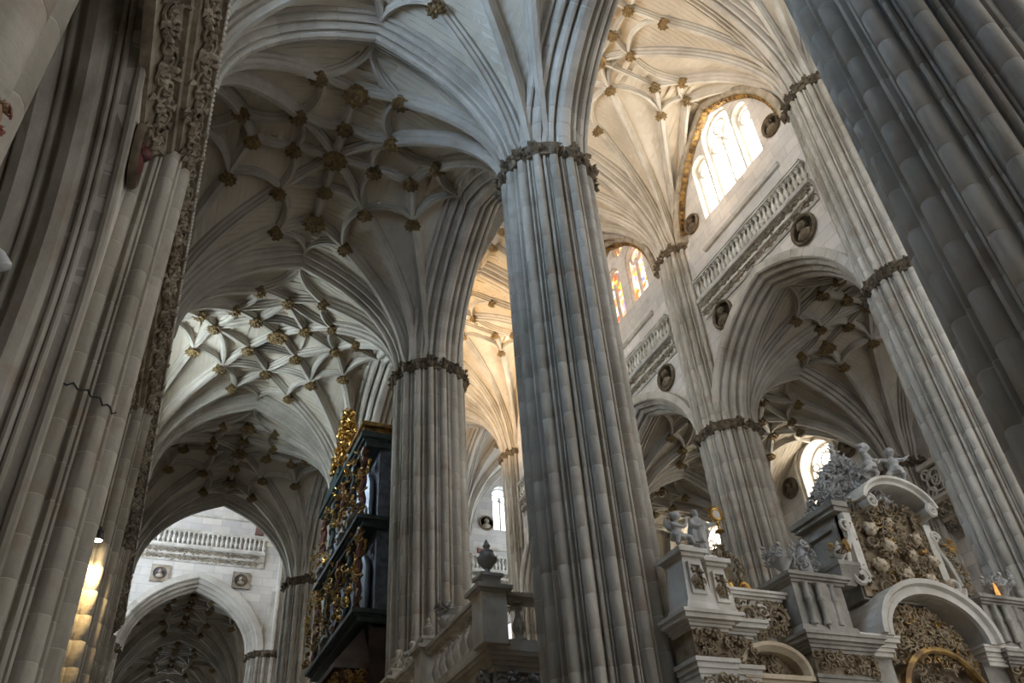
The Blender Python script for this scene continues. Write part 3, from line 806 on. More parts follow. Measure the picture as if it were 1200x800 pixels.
# carved frieze of the near aisle wall
fr = thing('carved_frieze', 'double band of deep foliage carving running along the aisle wall above the chapels', 'frieze', (0, 0, 0))
prof = [(-1.9, 14.55), (-1.72, 14.55), (-1.68, 14.70), (-1.36, 15.22), (-1.26, 15.22), (-1.22, 15.32), (-1.12, 15.34), (-1.10, 15.42), (-.80, 15.92), (-.72, 15.92), (-.70, 16.10), (-.78, 16.16), (-1.9, 16.2)]
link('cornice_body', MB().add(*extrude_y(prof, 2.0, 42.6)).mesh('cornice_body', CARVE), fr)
for bx, bz in ((-1.52, 14.96), (-.95, 15.67)):
    zz = Vector((.85, 0, -.52))
    y = 2.6; k = 0
    while y < 42.4:
        if bx < -1.2 and min(abs(y-q) for q in [2.6]+YB[2:]) < 1.25: y += .66; k += 1; continue
        o = link('carved_scroll', SCROLL[k % 3], fr); place(o, (0, 1 if k % 2 else -1, 0), (.52, 0, .85) if k % 2 else (-.52, 0, -.85), zz, (bx, y, bz)); y += .66; k += 1
m = MB()
for k in range(330): m.ball((-.71, 2.2+k*.122, 16.0), (.05, .045, .07), 5, 4)
o = link('beaded_edge', m.mesh('beaded_edge', MARB), fr); o['kind'] = 'stuff'
for k, (yy, lab, g) in enumerate(((11.52, 'dark oval heraldic medallion with a red shield high beside the cable-hung half pier', REDH), (24.78, 'dark medallion on the aisle wall beyond the lamp', PAINT1))):
    medallion(lab, .62, (-1.78, yy, 13.92), FACE_PX, g, REDH if k == 0 else LEAFY)
# balustrades
def balustrade(label, origin, direc, L, nb, h=.92, rail=.16, plinth=.14, depth=.3, newels=False, mat=MARB, bal=None, group=None, r=1.0):
    e = thing('balustrade', label, 'balustrade', origin, 0, group)
    e.rotation_euler = (0, 0, math.atan2(direc[1], direc[0]))
    link('bottom_rail', cached(('br', L, depth, plinth), lambda: MB().box(0, L, -depth/2, depth/2, 0, plinth).mesh('bottom_rail', mat)), e)
    link('top_rail', cached(('tr', L, depth, h, rail), lambda: MB().box(0, L, -depth/2, depth/2, plinth+h, plinth+h+rail*.5).box(0, L, -depth*.65, depth*.65, plinth+h+rail*.5, plinth+h+rail).mesh('top_rail', mat)), e)
    for k in range(nb):
        link('baluster', bal or BAL, e, (L*(k+.5)/nb, 0, plinth), 0, (r, r, h/.92))
    return e
def cornice_bands(label, x0, x1, yface, z, along, name='carved_cornice', n=None):
    # along 'y': runs x0..x1 in y on the face x=yface looking -x ; along 'x': runs in x on the face y=yface looking -y
    prof = [(.1, 0), (-.06, 0), (-.10, .08), (-.10, .38), (-.18, .42), (-.18, .50), (-.14, .52), (-.14, .82), (-.30, .86), (-.36, .96), (.1, .96)]
    e = thing(name, label, 'cornice', (0, 0, 0))
    if along == 'y': vs, fs = extrude_y([(yface+a, z+b) for a, b in prof], x0, x1)
    else: vs, fs = extrude_x([(yface+a, z+b) for a, b in prof], x0, x1)
    link('cornice_body', MB().add(vs, fs).mesh('cornice_body', MARB), e)
    k = 0; t = x0+.4
    while t < x1-.3:
        for dz, off in ((.23, -.10), (.67, -.14)):
            o = link('carved_scroll', SCROLL[k % 3], e)
            if along == 'y': place(o, (0, -.72, 0), (0, 0, .5), (-1, 0, 0), (yface+off, t, z+dz))
            else: place(o, (.72, 0, 0), (0, 0, .5), (0, -1, 0), (t, yface+off, z+dz))
            o.scale = (.95, .52, .8); k += 1
        t += .74
    return e
for i in (2, 3, 4):
    c = (YB[i]+YB[i+1])/2
    who = {2: 'under the bright three-light window', 3: 'under the stained glass window', 4: 'of the nave wall beside the crossing'}[i]
    cornice_bands('carved stone cornice '+who, c-3.75, c+3.75, XS-.6, 23.8, 'y')
    balustrade('small stone balustrade '+who, (XS-.72, c-3.75, 24.76), (0, 1), 7.5, 28)
    lg = tag(link('sill_ledge', MB().add(*extrude_y([(XS-.5, 26.85), (XS-.72, 26.9), (XS-.80, 27.0), (XS-.72, 27.12), (XS-.5, 27.14)], c-2.65, c+2.65)).mesh('sill_ledge', MARB)), 'moulded stone ledge just above the balustrade '+who, 'ledge')
    if i < 4:
        for s in (-1, 1):
            side = 'near the screen urn pier' if s < 0 else 'near the cartouche pier'
            if i == 3: side = 'near the cartouche pier' if s < 0 else 'farther from the cartouche pier'
            medallion('dark portrait medallion below the balustrade %s, %s' % (who, side), .66, (XS-.62, c+s*2.65, 23.25 if i == 2 else 23.1), FACE_NX, PAINT2 if i == 2 else PAINT1, LEAFY)
            if i == 2: medallion('small dark medallion beside the %s, %s' % (who[10:], side), .52, (XS-.62, c+s*3.0, 29.0), FACE_NX, PAINT1, LEAFY)
        # painted wall arch with gilt coffers round the clerestory window
        P = arch_path(NAVEV, BAY/2, 24)
        wr = thing('window_arch_band', 'painted arch band with gilded coffers round the window %s' % who[6:], 'arch band', (XS-.6, c, ZNC))
        path = []; frm = []
        n = len(P)
        for q, (a, b) in enumerate(P):
            a0, b0 = P[max(q-1, 0)]; a1, b1 = P[min(q+1, n-1)]
            t_ = Vector((0, a1-a0, b1-b0)).normalized(); o_ = Vector((0, -t_.z, t_.y))
            path.append(Vector((0, a, b))); frm.append((Vector((1, 0, 0)), o_))
        link('band', MB().sweep(path, [(.05, -.25), (-.38, -.25), (-.42, -.30), (-.42, -.50), (-.36, -.58), (.05, -.75)], frm).mesh('band', CARVE), wr)
        cf = MB().box(-.13, .13, -.13, .13, -.03, .04).box(-.07, .07, -.07, .07, .04, .09).mesh('gilt_coffer', DGOLD)
        for q in range(2, n-2):
            p, (A, Bv) = path[q], frm[q]
            nz = Vector((-.17, 0, 0))-Bv*.42; nz = (Vector((-.42, 0, 0))*.4-Bv).normalized()
            tt = A.cross(Bv).normalized(); yy = nz.cross(tt)
            place(link('gilt_coffer', cf, wr), tt, yy, nz, p-Bv*.67+Vector((-.17, 0, 0)))
# the transept wall
cornice_bands('carved cornice of the pale transept wall', XW+1, XN-1.0, YT-.55, 24.2, 'x')
balustrade('long stone balustrade on the pale transept wall', (XW+1, YT-.72, 25.16), (1, 0), 8.0-.2, 26, .85)
cornice_bands('carved cornice of the far transept wall', XS+.9, XSW, YT-.55, 24.7, 'x')
balustrade('balustrade under the small distant window', (XS+.9, YT-.72, 25.66), (1, 0), 9.0, 30, .95)
for x, z, g, lab in ((.55, 23.3, PAINT2, 'square painted portrait plaque nearer the aisle wall, under the long balustrade'), (5.5, 23.3, PAINT1, 'square painted portrait plaque nearer the pale engaged pier, under the long balustrade')):
    e = thing('painted_plaque', lab, 'plaque', (x, YT-.56, z)); e.rotation_euler = FACE_NY
    link('square_frame', MB().plate([[(-.55, -.55), (.55, -.55), (.55, .55), (-.55, .55)], circle(0, 0, .42, 18)], 0, .12, lambda a, b, w_: (a, b, w_)).mesh('square_frame', CARVE), e)
    link('painted_ground', MB().lathe([(.44, 0), (.44, .05)], 18).mesh('painted_ground', g), e)
    link('portrait_bust', bust_mesh(.42, CARVE), e)
tag(link('heraldic_panel', MB().box(6.0, 6.55, YT-.66, YT-.5, 26.55, 27.1).box(6.08, 6.47, YT-.7, YT-.6, 26.63, 27.02).mesh('heraldic_panel', plain('dull_red_panel', (.20, .09, .07), .6, 0, (.12, .07, .06)))), 'small dull red square panel above the end of the long balustrade', 'panel')
tag(link('heraldic_panel', MB().box(22.2, 22.7, YT-.66, YT-.5, 26.96, 27.46).box(22.27, 22.63, YT-.7, YT-.6, 27.03, 27.39).mesh('heraldic_panel', plain('dull_red_panel', (.24, .10, .07), .6))), 'small red square panel over the balustrade under the small distant window', 'panel')
medallion('round portrait medallion beside the small distant window', .62, (23.0, YT-.57, 29.6), FACE_NY, PAINT1, CARVE)
tag(link('sill_ledge', MB().add(*extrude_x([(YT-.5, 27.4), (YT-.72, 27.45), (YT-.72, 27.6), (YT-.5, 27.62)], XS+1.6, XSW-.5)).mesh('sill_ledge', MARB)), 'thin stone ledge under the small distant window', 'ledge')
tag(link('sill_ledge', MB().add(*extrude_x([(YT-.5, 27.4), (YT-.72, 27.45), (YT-.72, 27.6), (YT-.5, 27.62)], XW, XN-1.6)).mesh('sill_ledge', MARB)), 'thin stone ledge above the long balustrade of the transept', 'ledge')
# far aisle wall: frieze, pierced parapet, medallions
fr2 = thing('carved_frieze', 'carved frieze along the far aisle wall under the pierced parapet', 'frieze', (0, 0, 0))
prof2 = [(XSW, 14.9), (XSW-.15, 14.9), (XSW-.22, 15.1), (XSW-.45, 15.6), (XSW-.55, 15.6), (XSW-.6, 15.75), (XSW-.85, 16.2), (XSW-.95, 16.25), (XSW-.95, 16.45), (XSW, 16.5)]
runs2 = [(3.5, YB[2]-1.02)]+[(YB[q]+1.02, YB[q+1]-1.02) for q in (2, 3, 4)]
for ya, yb in runs2: link('cornice_body', MB().add(*extrude_y(prof2, ya, yb)).mesh('cornice_body', CARVE), fr2)
k = 0
for ya, yb in runs2[1:3]:
    n = int((yb-ya-.2)/.8)
    for q in range(n):
        for bx, bz in ((XSW-.35, 15.34), (XSW-.74, 15.96)):
            o = link('carved_scroll', SCROLL[k % 3], fr2); place(o, (0, -1, 0), (-.5, 0, .86), (-.86, 0, -.5), (bx, ya+(yb-ya)*(q+.5)/n, bz)); k += 1
pp = thing('pierced_parapet', 'pierced stone parapet of interlaced rings along the far aisle wall', 'parapet', (0, 0, 0))
for ya, yb in runs2:
    link('bottom_rail', MB().box(XSW-.9, XSW-.66, ya, yb, 16.44, 16.62).mesh('bottom_rail', MARB), pp)
    link('top_rail', MB().box(XSW-.95, XSW-.6, ya, yb, 17.95, 18.15).mesh('top_rail', MARB), pp)
def ring_motif():
    m = MB()
    for cy, cz, r in ((0, .66, .50), (0, .66, .22), (-.42, .25, .22), (.42, .25, .22), (-.42, 1.07, .22), (.42, 1.07, .22)):
        P_ = [(0, cy+r*math.cos(2*PI*t/12), cz+r*math.sin(2*PI*t/12)) for t in range(13)]
        m.tube(P_, .055, 5)
    m.tube([(0, -.62, 0), (0, -.62, 1.33)], .05, 5); m.tube([(0, -.5, .1), (0, .5, 1.22)], .045, 5); m.tube([(0, .5, .1), (0, -.5, 1.22)], .045, 5)
    return m.mesh('ring_tracery', MARB, True)
rm = ring_motif()
for ya, yb in runs2[1:]:
    n = int((yb-ya)/1.24)
    for q in range(n): link('ring_tracery', rm, pp, (XSW-.78, ya+(yb-ya)*(q+.5)/n, 16.62))
for y, lab, r in ((25.83, 'dark round medallion between the traceried window and the leafy gable', .58), (30.27, 'dark round medallion between the traceried window and the pier', .58), (18.0, 'dark medallion on the brown aisle wall under the dark vault', .7)):
    medallion(lab, r, (XSW-.11, y, 21.45), FACE_NX, PAINT1, LEAFY)
tag(link('opening_shade', MB().box(XSW-.2, XSW-.05, 20.2, 21.2, 18.9, 19.6).mesh('opening_shade', WOOD)), 'dark block standing for the shade of a small opening above the pierced parapet', 'opening')  # solid dark block, the shade inside an opening given as colour
# ------------------------------------------------------------------ lamps and cable on the near wall
def lamp(label, loc, aim, watts, spot, col, r=.13, cat='lamp', name='wall_floodlight', body=IRON):
    e = thing(name, label, cat, loc)
    d = (Vector(aim)-Vector(loc)).normalized(); X = d.cross(Vector((0, 0, 1)))
    if X.length < .01: X = Vector((1, 0, 0))
    X.normalize(); Y = d.cross(X)
    h = link('housing', cached(('lh', r, body.name), lambda: MB().lathe([(r*.4, -.22), (r*.9, -.16), (r, .0), (r*1.1, .04), (r*1.1, .06)], 12).mesh('housing', body, True)), e); place(h, X, Y, d, (0, 0, 0))
    f_ = link('lens', cached(('ll', r), lambda: MB().lathe([(r*.9, .055), (r*.6, .09), (.01, .1)], 12).mesh('lens', BULB, True)), e); place(f_, X, Y, d, (0, 0, 0))
    b_ = link('bracket', cached(('lb', r), lambda: MB().tube([(0, 0, -.1), (0, 0, -.3)], .03, 6).mesh('bracket', IRON)), e); place(b_, X, Y, d, (0, 0, 0))
    ld = bpy.data.lights.new('lamp_beam', 'SPOT'); ld.energy = watts; ld.color = col; ld.spot_size = spot; ld.spot_blend = .6; ld.shadow_soft_size = .08
    lo = bpy.data.objects.new('lamp_beam', ld); COL.objects.link(lo); lo.parent = e
    place(lo, X, -Y if X.cross(-Y).dot(-d) > 0 else Y, -d, d*.16)
    return e
lamp('small lit wall lamp throwing warm light down the half pier', (-1.38, 21.82, 11.05), (-1.42, 22.02, 5), 420, 2.2, (1, .70, .32))
tag(link('wall_floodlight', MB().lathe([(.06, -.3), (.10, -.2), (.12, 0), (.10, .06), (.02, .09)], 12, (0, 0, 0), T(-3.02, 11.55, 10.85) @ rotM('Y', 2.6)).mesh('wall_floodlight', WHITEP, True)), 'small white unlit floodlight on the jamb of the nearest chapel arch', 'lamp')
pts = [(-1.9+1.06*math.cos(math.radians(a)), 13.2+1.06*math.sin(math.radians(a)), 9.30+.05*math.sin(a*.55)-.0028*(a+85)) for a in range(-85, -30, 4)]
pts = [(-2.45, 12.0, 9.52), (-2.2, 12.05, 9.45), (-2.05, 12.12, 9.34)]+pts
tag(link('cable', MB().tube(pts, .016, 5).mesh('cable', IRON, True)), 'thin dark cable slung round the shafts of the half pier', 'cable')
# ------------------------------------------------------------------ carved figures
def remesh(mb, voxel, name, mat):
    me = mb.mesh(name, mat); o = bpy.data.objects.new(name, me); COL.objects.link(o)
    md = o.modifiers.new('r', 'REMESH'); md.mode = 'VOXEL'; md.voxel_size = voxel; md.use_smooth_shade = True
    s_ = o.modifiers.new('s', 'SMOOTH'); s_.iterations = 2; s_.factor = .5
    dg = bpy.context.evaluated_depsgraph_get(); ev = o.evaluated_get(dg)
    m2 = bpy.data.meshes.new_from_object(ev); m2.name = name
    if not m2.materials: m2.materials.append(mat)
    bpy.data.objects.remove(o); bpy.data.meshes.remove(me)
    m2.polygons.foreach_set('use_smooth', [True]*len(m2.polygons))
    return m2
def robe(m, prof, folds, seed, n=26, squash=.8):
    rr = random.Random(seed); ph = rr.uniform(0, 6)
    vs = []; fs = []
    for i, (r, z, amp, dx) in enumerate(prof):
        for k in range(n):
            a = 2*PI*k/n; q = r*(1+amp*math.cos(folds*a+ph+z*5)+amp*.5*math.cos(5*a+ph*2))
            vs.append((dx+q*math.cos(a), squash*q*math.sin(a), z))
    for i in range(len(prof)-1):
        for k in range(n):
            k2 = (k+1) % n; fs.append((i*n+k, i*n+k2, (i+1)*n+k2, (i+1)*n+k))
    fs += [tuple(range(n-1, -1, -1)), tuple((len(prof)-1)*n+k for k in range(n))]
    m.add(vs, fs)
def hand(m, p, d, s=.02):
    p, d = Vector(p), Vector(d).normalized(); up = Vector((0, 0, 1)); sd = d.cross(up)
    if sd.length < .1: sd = Vector((1, 0, 0))
    sd.normalize()
    m.ball(tuple(p+d*s*1.2), (s*1.3, s*1.3, s*1.1), 6, 4)
    for k in range(4):
        b = p+d*s*2+sd*s*(k-1.5)*.75; m.tube([b, b+d*s*1.4, b+d*s*2.2-Vector((0, 0, s*.6))], s*.36, 5)
    m.tube([p+d*s*.8+sd*s*1.1, p+d*s*1.8+sd*s*1.9], s*.4, 5)
def saint_mesh():
    m = MB()
    robe(m, [(.19, 0, .10, 0), (.175, .12, .13, 0), (.16, .3, .13, .005), (.15, .48, .10, .01), (.145, .6, .07, .012), (.155, .7, .05, .01), (.15, .77, .03, .005), (.10, .815, 0, 0), (.05, .83, 0, 0)], 9, 3)
    robe(m, [(.20, .28, .14, -.05), (.185, .45, .12, -.04), (.165, .62, .08, -.02), (.14, .76, .04, 0), (.06, .80, 0, 0)], 7, 5)
    m.tube([(0, 0, .80), (.005, -.005, .87)], .042, 8)
    m.ball((.01, -.012, .925), (.055, .062, .075), 10, 8)                      # head
    m.ball((.012, -.072, .92), (.012, .016, .018), 6, 4)                        # nose
    m.ball((.01, -.05, .875), (.035, .035, .045), 8, 5)                         # beard
    for s_ in (-1, 1): m.ball((.01+s_*.056, -.005, .92), (.01, .016, .02), 6, 4); m.ball((.01+s_*.022, -.058, .938), (.013, .012, .008), 6, 4)
    for k in range(9): m.ball((.01+.05*math.cos(k*.75), .015+.035*math.sin(k*.75), .965), .026, 6, 4)   # hair
    m.tube([(.13, 0, .75), (.25, -.05, .70), (.36, -.10, .74)], [.062, .055, .036], 8); hand(m, (.36, -.10, .74), (.8, -.3, .2), .019)
    m.tube([(.16, .0, .70), (.25, -.02, .58), (.22, .0, .45)], [.06, .05, .02], 8)     # hanging sleeve
    m.tube([(-.13, 0, .74), (-.19, -.08, .60), (-.09, -.16, .58)], [.062, .055, .036], 8); hand(m, (-.09, -.16, .58), (.7, -.4, .3), .019)
    m.ball((-.06, -.14, .02), (.05, .09, .03), 8, 5); m.ball((.08, -.15, .02), (.05, .09, .03), 8, 5)   # feet
    return remesh(m, .0125, 'figure', GREYC)
def putto_mesh(wings=True, mat=GREYC, pose=0, name='figure'):
    m = MB()
    m.ball((0, 0, .34), (.15, .13, .15), 10, 7); m.ball((0, -.01, .50), (.135, .11, .14), 10, 7)
    m.tube([(0, 0, .60), (.01, -.02, .68)], .05, 8)
    m.ball((.015, -.03, .78), (.105, .11, .12), 12, 8); m.ball((.02, -.14, .77), (.022, .022, .025), 6, 4)
    for s_ in (-1, 1):
        m.ball((.015+s_*.055, -.115, .755), .035, 6, 5); m.ball((.015+s_*.105, -.02, .78), (.015, .025, .03), 6, 4)
    for k in range(12):
        a = k*.9; m.ball((.015+.075*math.cos(a), .01+.07*math.sin(a), .84+.03*math.sin(k)), .045, 6, 4)
    if pose == 0:
        L = [[(.1, 0, .34), (.22, -.18, .28), (.20, -.26, .06)], [(-.1, 0, .34), (-.20, -.16, .22), (-.24, -.12, .02)]]
        A = [[(.12, 0, .57), (.26, -.08, .60), (.30, -.12, .76)], [(-.12, 0, .57), (-.24, -.12, .48), (-.16, -.22, .42)]]
    else:
        L = [[(.08, 0, .30), (.12, -.10, .16), (.10, .02, 0)], [(-.08, 0, .30), (-.22, -.04, .18), (-.34, .06, .10)]]
        A = [[(.12, 0, .57), (.22, -.12, .50), (.32, -.14, .56)], [(-.12, 0, .57), (-.28, -.02, .60), (-.36, -.10, .50)]]
    for l in L:
        m.tube(l, [.085, .065, .04], 8); m.ball((l[2][0], l[2][1]-.04, l[2][2]+.01), (.035, .07, .03), 8, 5)
    for a in A:
        m.tube(a, [.058, .05, .035], 8); hand(m, a[2], Vector(a[2])-Vector(a[1]), .022)
    if wings:
        for s_ in (-1, 1):
            for k in range(5):
                M = T(s_*.07, .10, .52) @ rotM('Y', -s_*(.5+k*.28)) @ rotM('X', PI/2-.25)
                m.leaf(M, .42-k*.045, .13, .05)
    robe(m, [(.17, .24, .10, 0), (.17, .33, .08, 0), (.14, .38, .0, 0)], 6, 3, 20, .95)
    return remesh(m, .02, name, mat)
SAINT = saint_mesh(); PUTTO_A = putto_mesh(True, GREYC, 0); PUTTO_B = putto_mesh(False, GREYC, 1); PUTTO_C = putto_mesh(False, MARB, 0)
HEADM = None
def cherub_head():
    m = MB(); m.ball((0, 0, 0), (.5, .5, .56), 10, 8); m.ball((0, -.5, -.04), .1, 6, 4)
    for s_ in (-1, 1):
        m.ball((s_*.25, -.36, -.12), .17, 6, 5)
        for k in range(4): m.leaf(T(s_*.35, .1, -.25) @ rotM('Y', -s_*(1.0+.35*k)) @ rotM('X', PI/2), .95-.12*k, .36, .12)
    for k in range(14):
        a = k*.9; m.ball((.4*math.cos(a), .1+.36*math.sin(a), .3+.12*math.sin(k*2)), .2, 6, 4)
    return m
def leafmass(m, n, fn, seed, size=.16):
    # fn(rr) -> (point, outward normal)
    rr = random.Random(seed)
    for k in range(int(n*2.2)):
        p, nn = fn(rr); nn = Vector(nn).normalized()
        q = nn.to_track_quat('Y', 'Z').to_matrix().to_4x4()
        s_ = size*rr.uniform(.5, .95)
        m.leaf(T(*p) @ q @ rotM('Y', rr.uniform(0, 6.3)) @ rotM('X', rr.uniform(-.9, .9)), s_, s_*.6, s_*.34)
        if k % 3 == 0: m.ball(tuple(Vector(p)+nn*.02), s_*rr.uniform(.25, .45), 6, 4)
        if k % 8 == 0: spiral(m, T(*(Vector(p)+nn*.05)) @ q @ rotM('X', -PI/2) @ rotM('Z', rr.uniform(0, 6)), size*.75, size*.14, 1.3, 1 if k % 2 else -1)
def boxface(x0, x1, y, z0, z1, bulge=.06):
    return lambda rr: (lambda a, b: ((x0+(x1-x0)*a, y-bulge*math.sin(PI*a)*math.sin(PI*b), z0+(z1-z0)*b), (a-.5, -1, b-.5)))(rr.random(), rr.random())
def urn_mesh(mat, flame=False):
    m = MB().lathe([(.16, 0), (.16, .05), (.07, .09), (.06, .16), (.12, .22), (.20, .34), (.21, .44), (.15, .54), (.16, .58), (.10, .62), (.06, .66), (.09, .72), (.05, .80), (.01, .88)], 14)
    for k in range(8): m.leaf(rotM('Z', k*PI/4) @ T(0, .17, .27) @ rotM('X', 1.2), .2, .12, .04)
    return m.mesh('urn', mat, True)
URN_G, URN_M = urn_mesh(GREYC), urn_mesh(MARB)
# half pier next to the camera with a scrap of painted heraldry
wp = pier('wall_pier', 'pale half pier crossing the topmost corner in front of the dark chapel', -1.9, 2.6, 15.45, 1.05, -90, 90, 1, cap=False, seed=1)
m = MB().lathe([(.16, 0), (.17, .03), (.10, .06)], 12)
leafmass(m, 10, lambda rr: (lambda a: ((.13*math.cos(a), .13*math.sin(a), .05), (math.cos(a), math.sin(a), 1)))(rr.uniform(0, 2*PI)), 4, .10)
o = tag(link('painted_shield', m.mesh('painted_shield', plain('shield_red', (.30, .07, .05), .6, 0, (.34, .24, .14), 9))), 'small red and gold painted shield fixed on the pale corner half pier', 'shield')
place(o, (0, 1, 0), (0, 0, 1), (1, 0, 0), (-.86, 2.44, 4.24)); o.scale = (.36, .36, .36)
# ------------------------------------------------------------------ the carved screen across the nave
SCX = 14.2; SY = 11.6
scr = thing('carved_screen', 'tall pale carved stone screen with gables and gilt niches closing the choir across the nave', 'choir screen', (SCX, SY, 0))
def sp(name, mb, mat, smooth=False):
    mb.v = [(x-SCX, y-SY, z) for x, y, z in mb.v]
    o = link(name, mb.mesh(name, mat, smooth), scr)
    if 'gilding' in name or 'carving' in name: o['kind'] = 'stuff'
    return o
sp('screen_wall', MB().box(9.55, 18.85, 12.15, 13.3, 0, 6.0), MARB)
def stepped(m, x0, x1, y0, y1, z0, steps):
    # cornice: list of (projection, height) stacked upwards
    z = z0
    for pr, h in steps:
        m.box(x0-pr, x1+pr, y0-pr, y1, z, z+h); z += h
    return m
CORN = [(.03, .05), (.08, .05), (.12, .04), (.22, .08), (.26, .06)]
def mir(x0, x1, s): return (x0, x1) if s > 0 else (2*SCX-x1, 2*SCX-x0)
for s in (1, -1):
    # end block with two stepped pilasters
    a, b = mir(8.42, 9.12, s); sp('pilaster_block', MB().box(a, b, 11.42, 12.0, 1.06, 5.32).box(a+.06, b-.06, 11.36, 11.5, 3.2, 4.9), MARB)
    a2, b2 = mir(9.12, 9.80, s); sp('pilaster_block', MB().box(a2, b2, 11.66, 12.25, 0, 5.32), MARB)
    for q0, q1, yy, yk in ((a, b, 11.42, 12.0), (a2, b2, 11.66, 12.25)):
        sp('architrave', stepped(MB(), q0, q1, yy, yk, 5.32, [(.02, .09), (.05, .09), (.09, .07)]), MARB)
        sp('frieze_block', MB().box(q0, q1, yy, yk, 5.57, 6.02), OCHRE)
        sp('entablature_cornice', stepped(MB(), q0, q1, yy, yk, 6.02, CORN), MARB)
        m = MB(); leafmass(m, 26, boxface(q0+.04, q1-.04, yy-.01, 5.62, 5.98, .04), 5, .13); sp('carved_frieze', m, OCHRE)
        m = MB(); leafmass(m, 24, boxface(q0, q1, yy-.03, 4.88, 5.28, .05), 6, .13); sp('leafy_capital', m, OCHRE)
        fr_ = MB().plate([[(q0+.12, 4.45), (q1-.12, 4.45), (q1-.12, 4.82), (q0+.12, 4.82)], [(q0+.18, 4.51), (q1-.18, 4.51), (q1-.18, 4.76), (q0+.18, 4.76)]], yy-.10, yy-.02, MY)
        pf = sp('panel_frame', fr_, MARB)
        m = MB(); leafmass(m, 14, boxface(q0+.2, q1-.2, yy-.07, 4.53, 4.74, .02), 8, .09); sp('panel_carving', m, OCHRE).parent = pf
    # two pedestals with panels
    for x0, x1, yy in ((8.44, 8.92, 11.35), (9.14, 9.60, 11.62)):
        q0, q1 = mir(x0, x1, s); cx = (q0+q1)/2; hw = (q1-q0)/2; cy = yy+.3
        m = MB().taper((cx, cy), (hw+.13, .36), (hw+.03, .30), 6.30, 6.50); m.taper((cx, cy), (hw+.02, .30), (hw-.05, .25), 6.50, 7.30)
        m.box(cx-hw-.0, cx+hw+.0, cy-.32, cy+.32, 7.30, 7.36).box(cx-hw-.06, cx+hw+.06, cy-.38, cy+.38, 7.36, 7.44).taper((cx, cy), (hw*.8, .26), (hw*.6, .2), 7.44, 7.56)
        sp('pedestal', m, MARB)
        m = MB().plate([[(cx-hw*.62, 6.62), (cx+hw*.62, 6.62), (cx+hw*.55, 7.2), (cx-hw*.55, 7.2)], [(cx-hw*.45, 6.68), (cx+hw*.45, 6.68), (cx+hw*.40, 7.14), (cx-hw*.40, 7.14)]], cy-.33, cy-.24, MY); pf = sp('panel_frame', m, MARB)
        m = MB(); leafmass(m, 16, boxface(cx-hw*.4, cx+hw*.4, cy-.28, 6.75, 7.1, .03), 4, .12); sp('panel_carving', m, OCHRE).parent = pf
    # cartouche bay
    q0, q1 = mir(9.80, 11.0, s); cx = (q0+q1)/2
    sp('cartouche_panel', MB().box(q0, q1, 12.05, 12.9, 5.9, 6.92), MARB)
    sp('panel_cornice', stepped(MB(), q0, q1, 12.05, 12.95, 6.92, [(.04, .05), (.10, .06), (.14, .05)]), MARB)
    m = MB(); leafmass(m, 60, boxface(q0+.08, q1-.05, 11.99, 6.2, 6.85, .12), 12, .15)
    for t_ in (-1, 1): spiral(m, T(cx+t_*.32, 11.9, 6.55) @ rotM('X', PI/2), .26, .05, 1.5, t_)
    sp('cartouche_carving', m, OCHRE)
    sp('cartouche_shield', MB().ball((cx, 11.93, 6.55), (.20, .10, .26), 12, 8), MARB, True)
    sp('bay_cornice', stepped(MB(), q0, q1, 12.1, 12.9, 5.78, [(.05, .05), (.10, .05), (.14, .06)]), MARB)
    # gilt aedicule under the cartouche
    x0, x1 = mir(9.70, 10.76, s); cx = (x0+x1)/2; hw = (x1-x0)/2
    sp('aedicule_back', MB().box(x0, x1, 11.95, 12.3, 3.6, 5.5), OCHRE)
    for t_ in (-1, 1): sp('aedicule_pilaster', MB().box(cx+t_*hw-.10, cx+t_*hw+.10, 11.8, 12.2, 3.6, 5.2).box(cx+t_*hw-.15, cx+t_*hw+.15, 11.74, 12.2, 5.2, 5.32), OCHRE)
    sp('aedicule_cornice', MB().box(x0-.16, x1+.16, 11.68, 12.2, 5.32, 5.38).box(x0-.22, x1+.22, 11.62, 12.2, 5.38, 5.46), OCHL)
    arc = [(cx+(hw+.16)*math.cos(PI*k/16), 5.46+.50*math.sin(PI*k/16)**.8) for k in range(17)]
    P = [Vector((a_, 11.86, b_)) for a_, b_ in arc]
    fr_ = [(Vector((0, 1, 0)), Vector((math.cos(PI*k/16), 0, math.sin(PI*k/16)))) for k in range(17)]
    sp('segmental_pediment', MB().sweep(P, [(-.22, .0), (-.22, .07), (.3, .07), (.3, -.08), (-.12, -.08)], fr_), OCHL)
    m = MB(); leafmass(m, 26, lambda rr: (lambda a_, r_: ((cx+r_*.8*hw*math.cos(a_), 11.93, 5.5+r_*.36*math.sin(a_)), (math.cos(a_)*.3, -1, math.sin(a_)*.3)))(rr.uniform(0, PI), rr.random()), 5, .13)
    sp('pediment_carving', m, OCHRE); sp('pediment_field', MB().plate([arc], 11.95, 12.3, MY), OCHRE)
    ga = [Vector((cx+.30*math.cos(PI*k/12), 11.86, 4.85+.30*math.sin(PI*k/12))) for k in range(13)]
    sp('niche_arch', MB().tube([Vector((cx+.30, 11.86, 3.8))]+ga+[Vector((cx-.30, 11.86, 3.8))], .055, 6), OCHL, True)
    m = MB(); leafmass(m, 34, boxface(cx-.24, cx+.24, 11.93, 4.2, 5.1, .05), 9, .12); sp('niche_gilding', m, DGOLD)
    for t_ in (-1, 1): m = MB(); leafmass(m, 10, boxface(cx+t_*.42-.1, cx+t_*.42+.1, 11.86, 4.9, 5.25, .05), 19, .11); sp('spandrel_gilding', m, DGOLD)
    # attic block on its columns
    q0, q1 = mir(11.02, 12.42, s); cx = (q0+q1)/2
    sp('attic_block', MB().box(q0+.10, q1-.10, 11.72, 12.9, 6.2, 7.22).box(q0+.62, q1-.38, 11.62, 12, 6.2, 7.22), MARB_D)
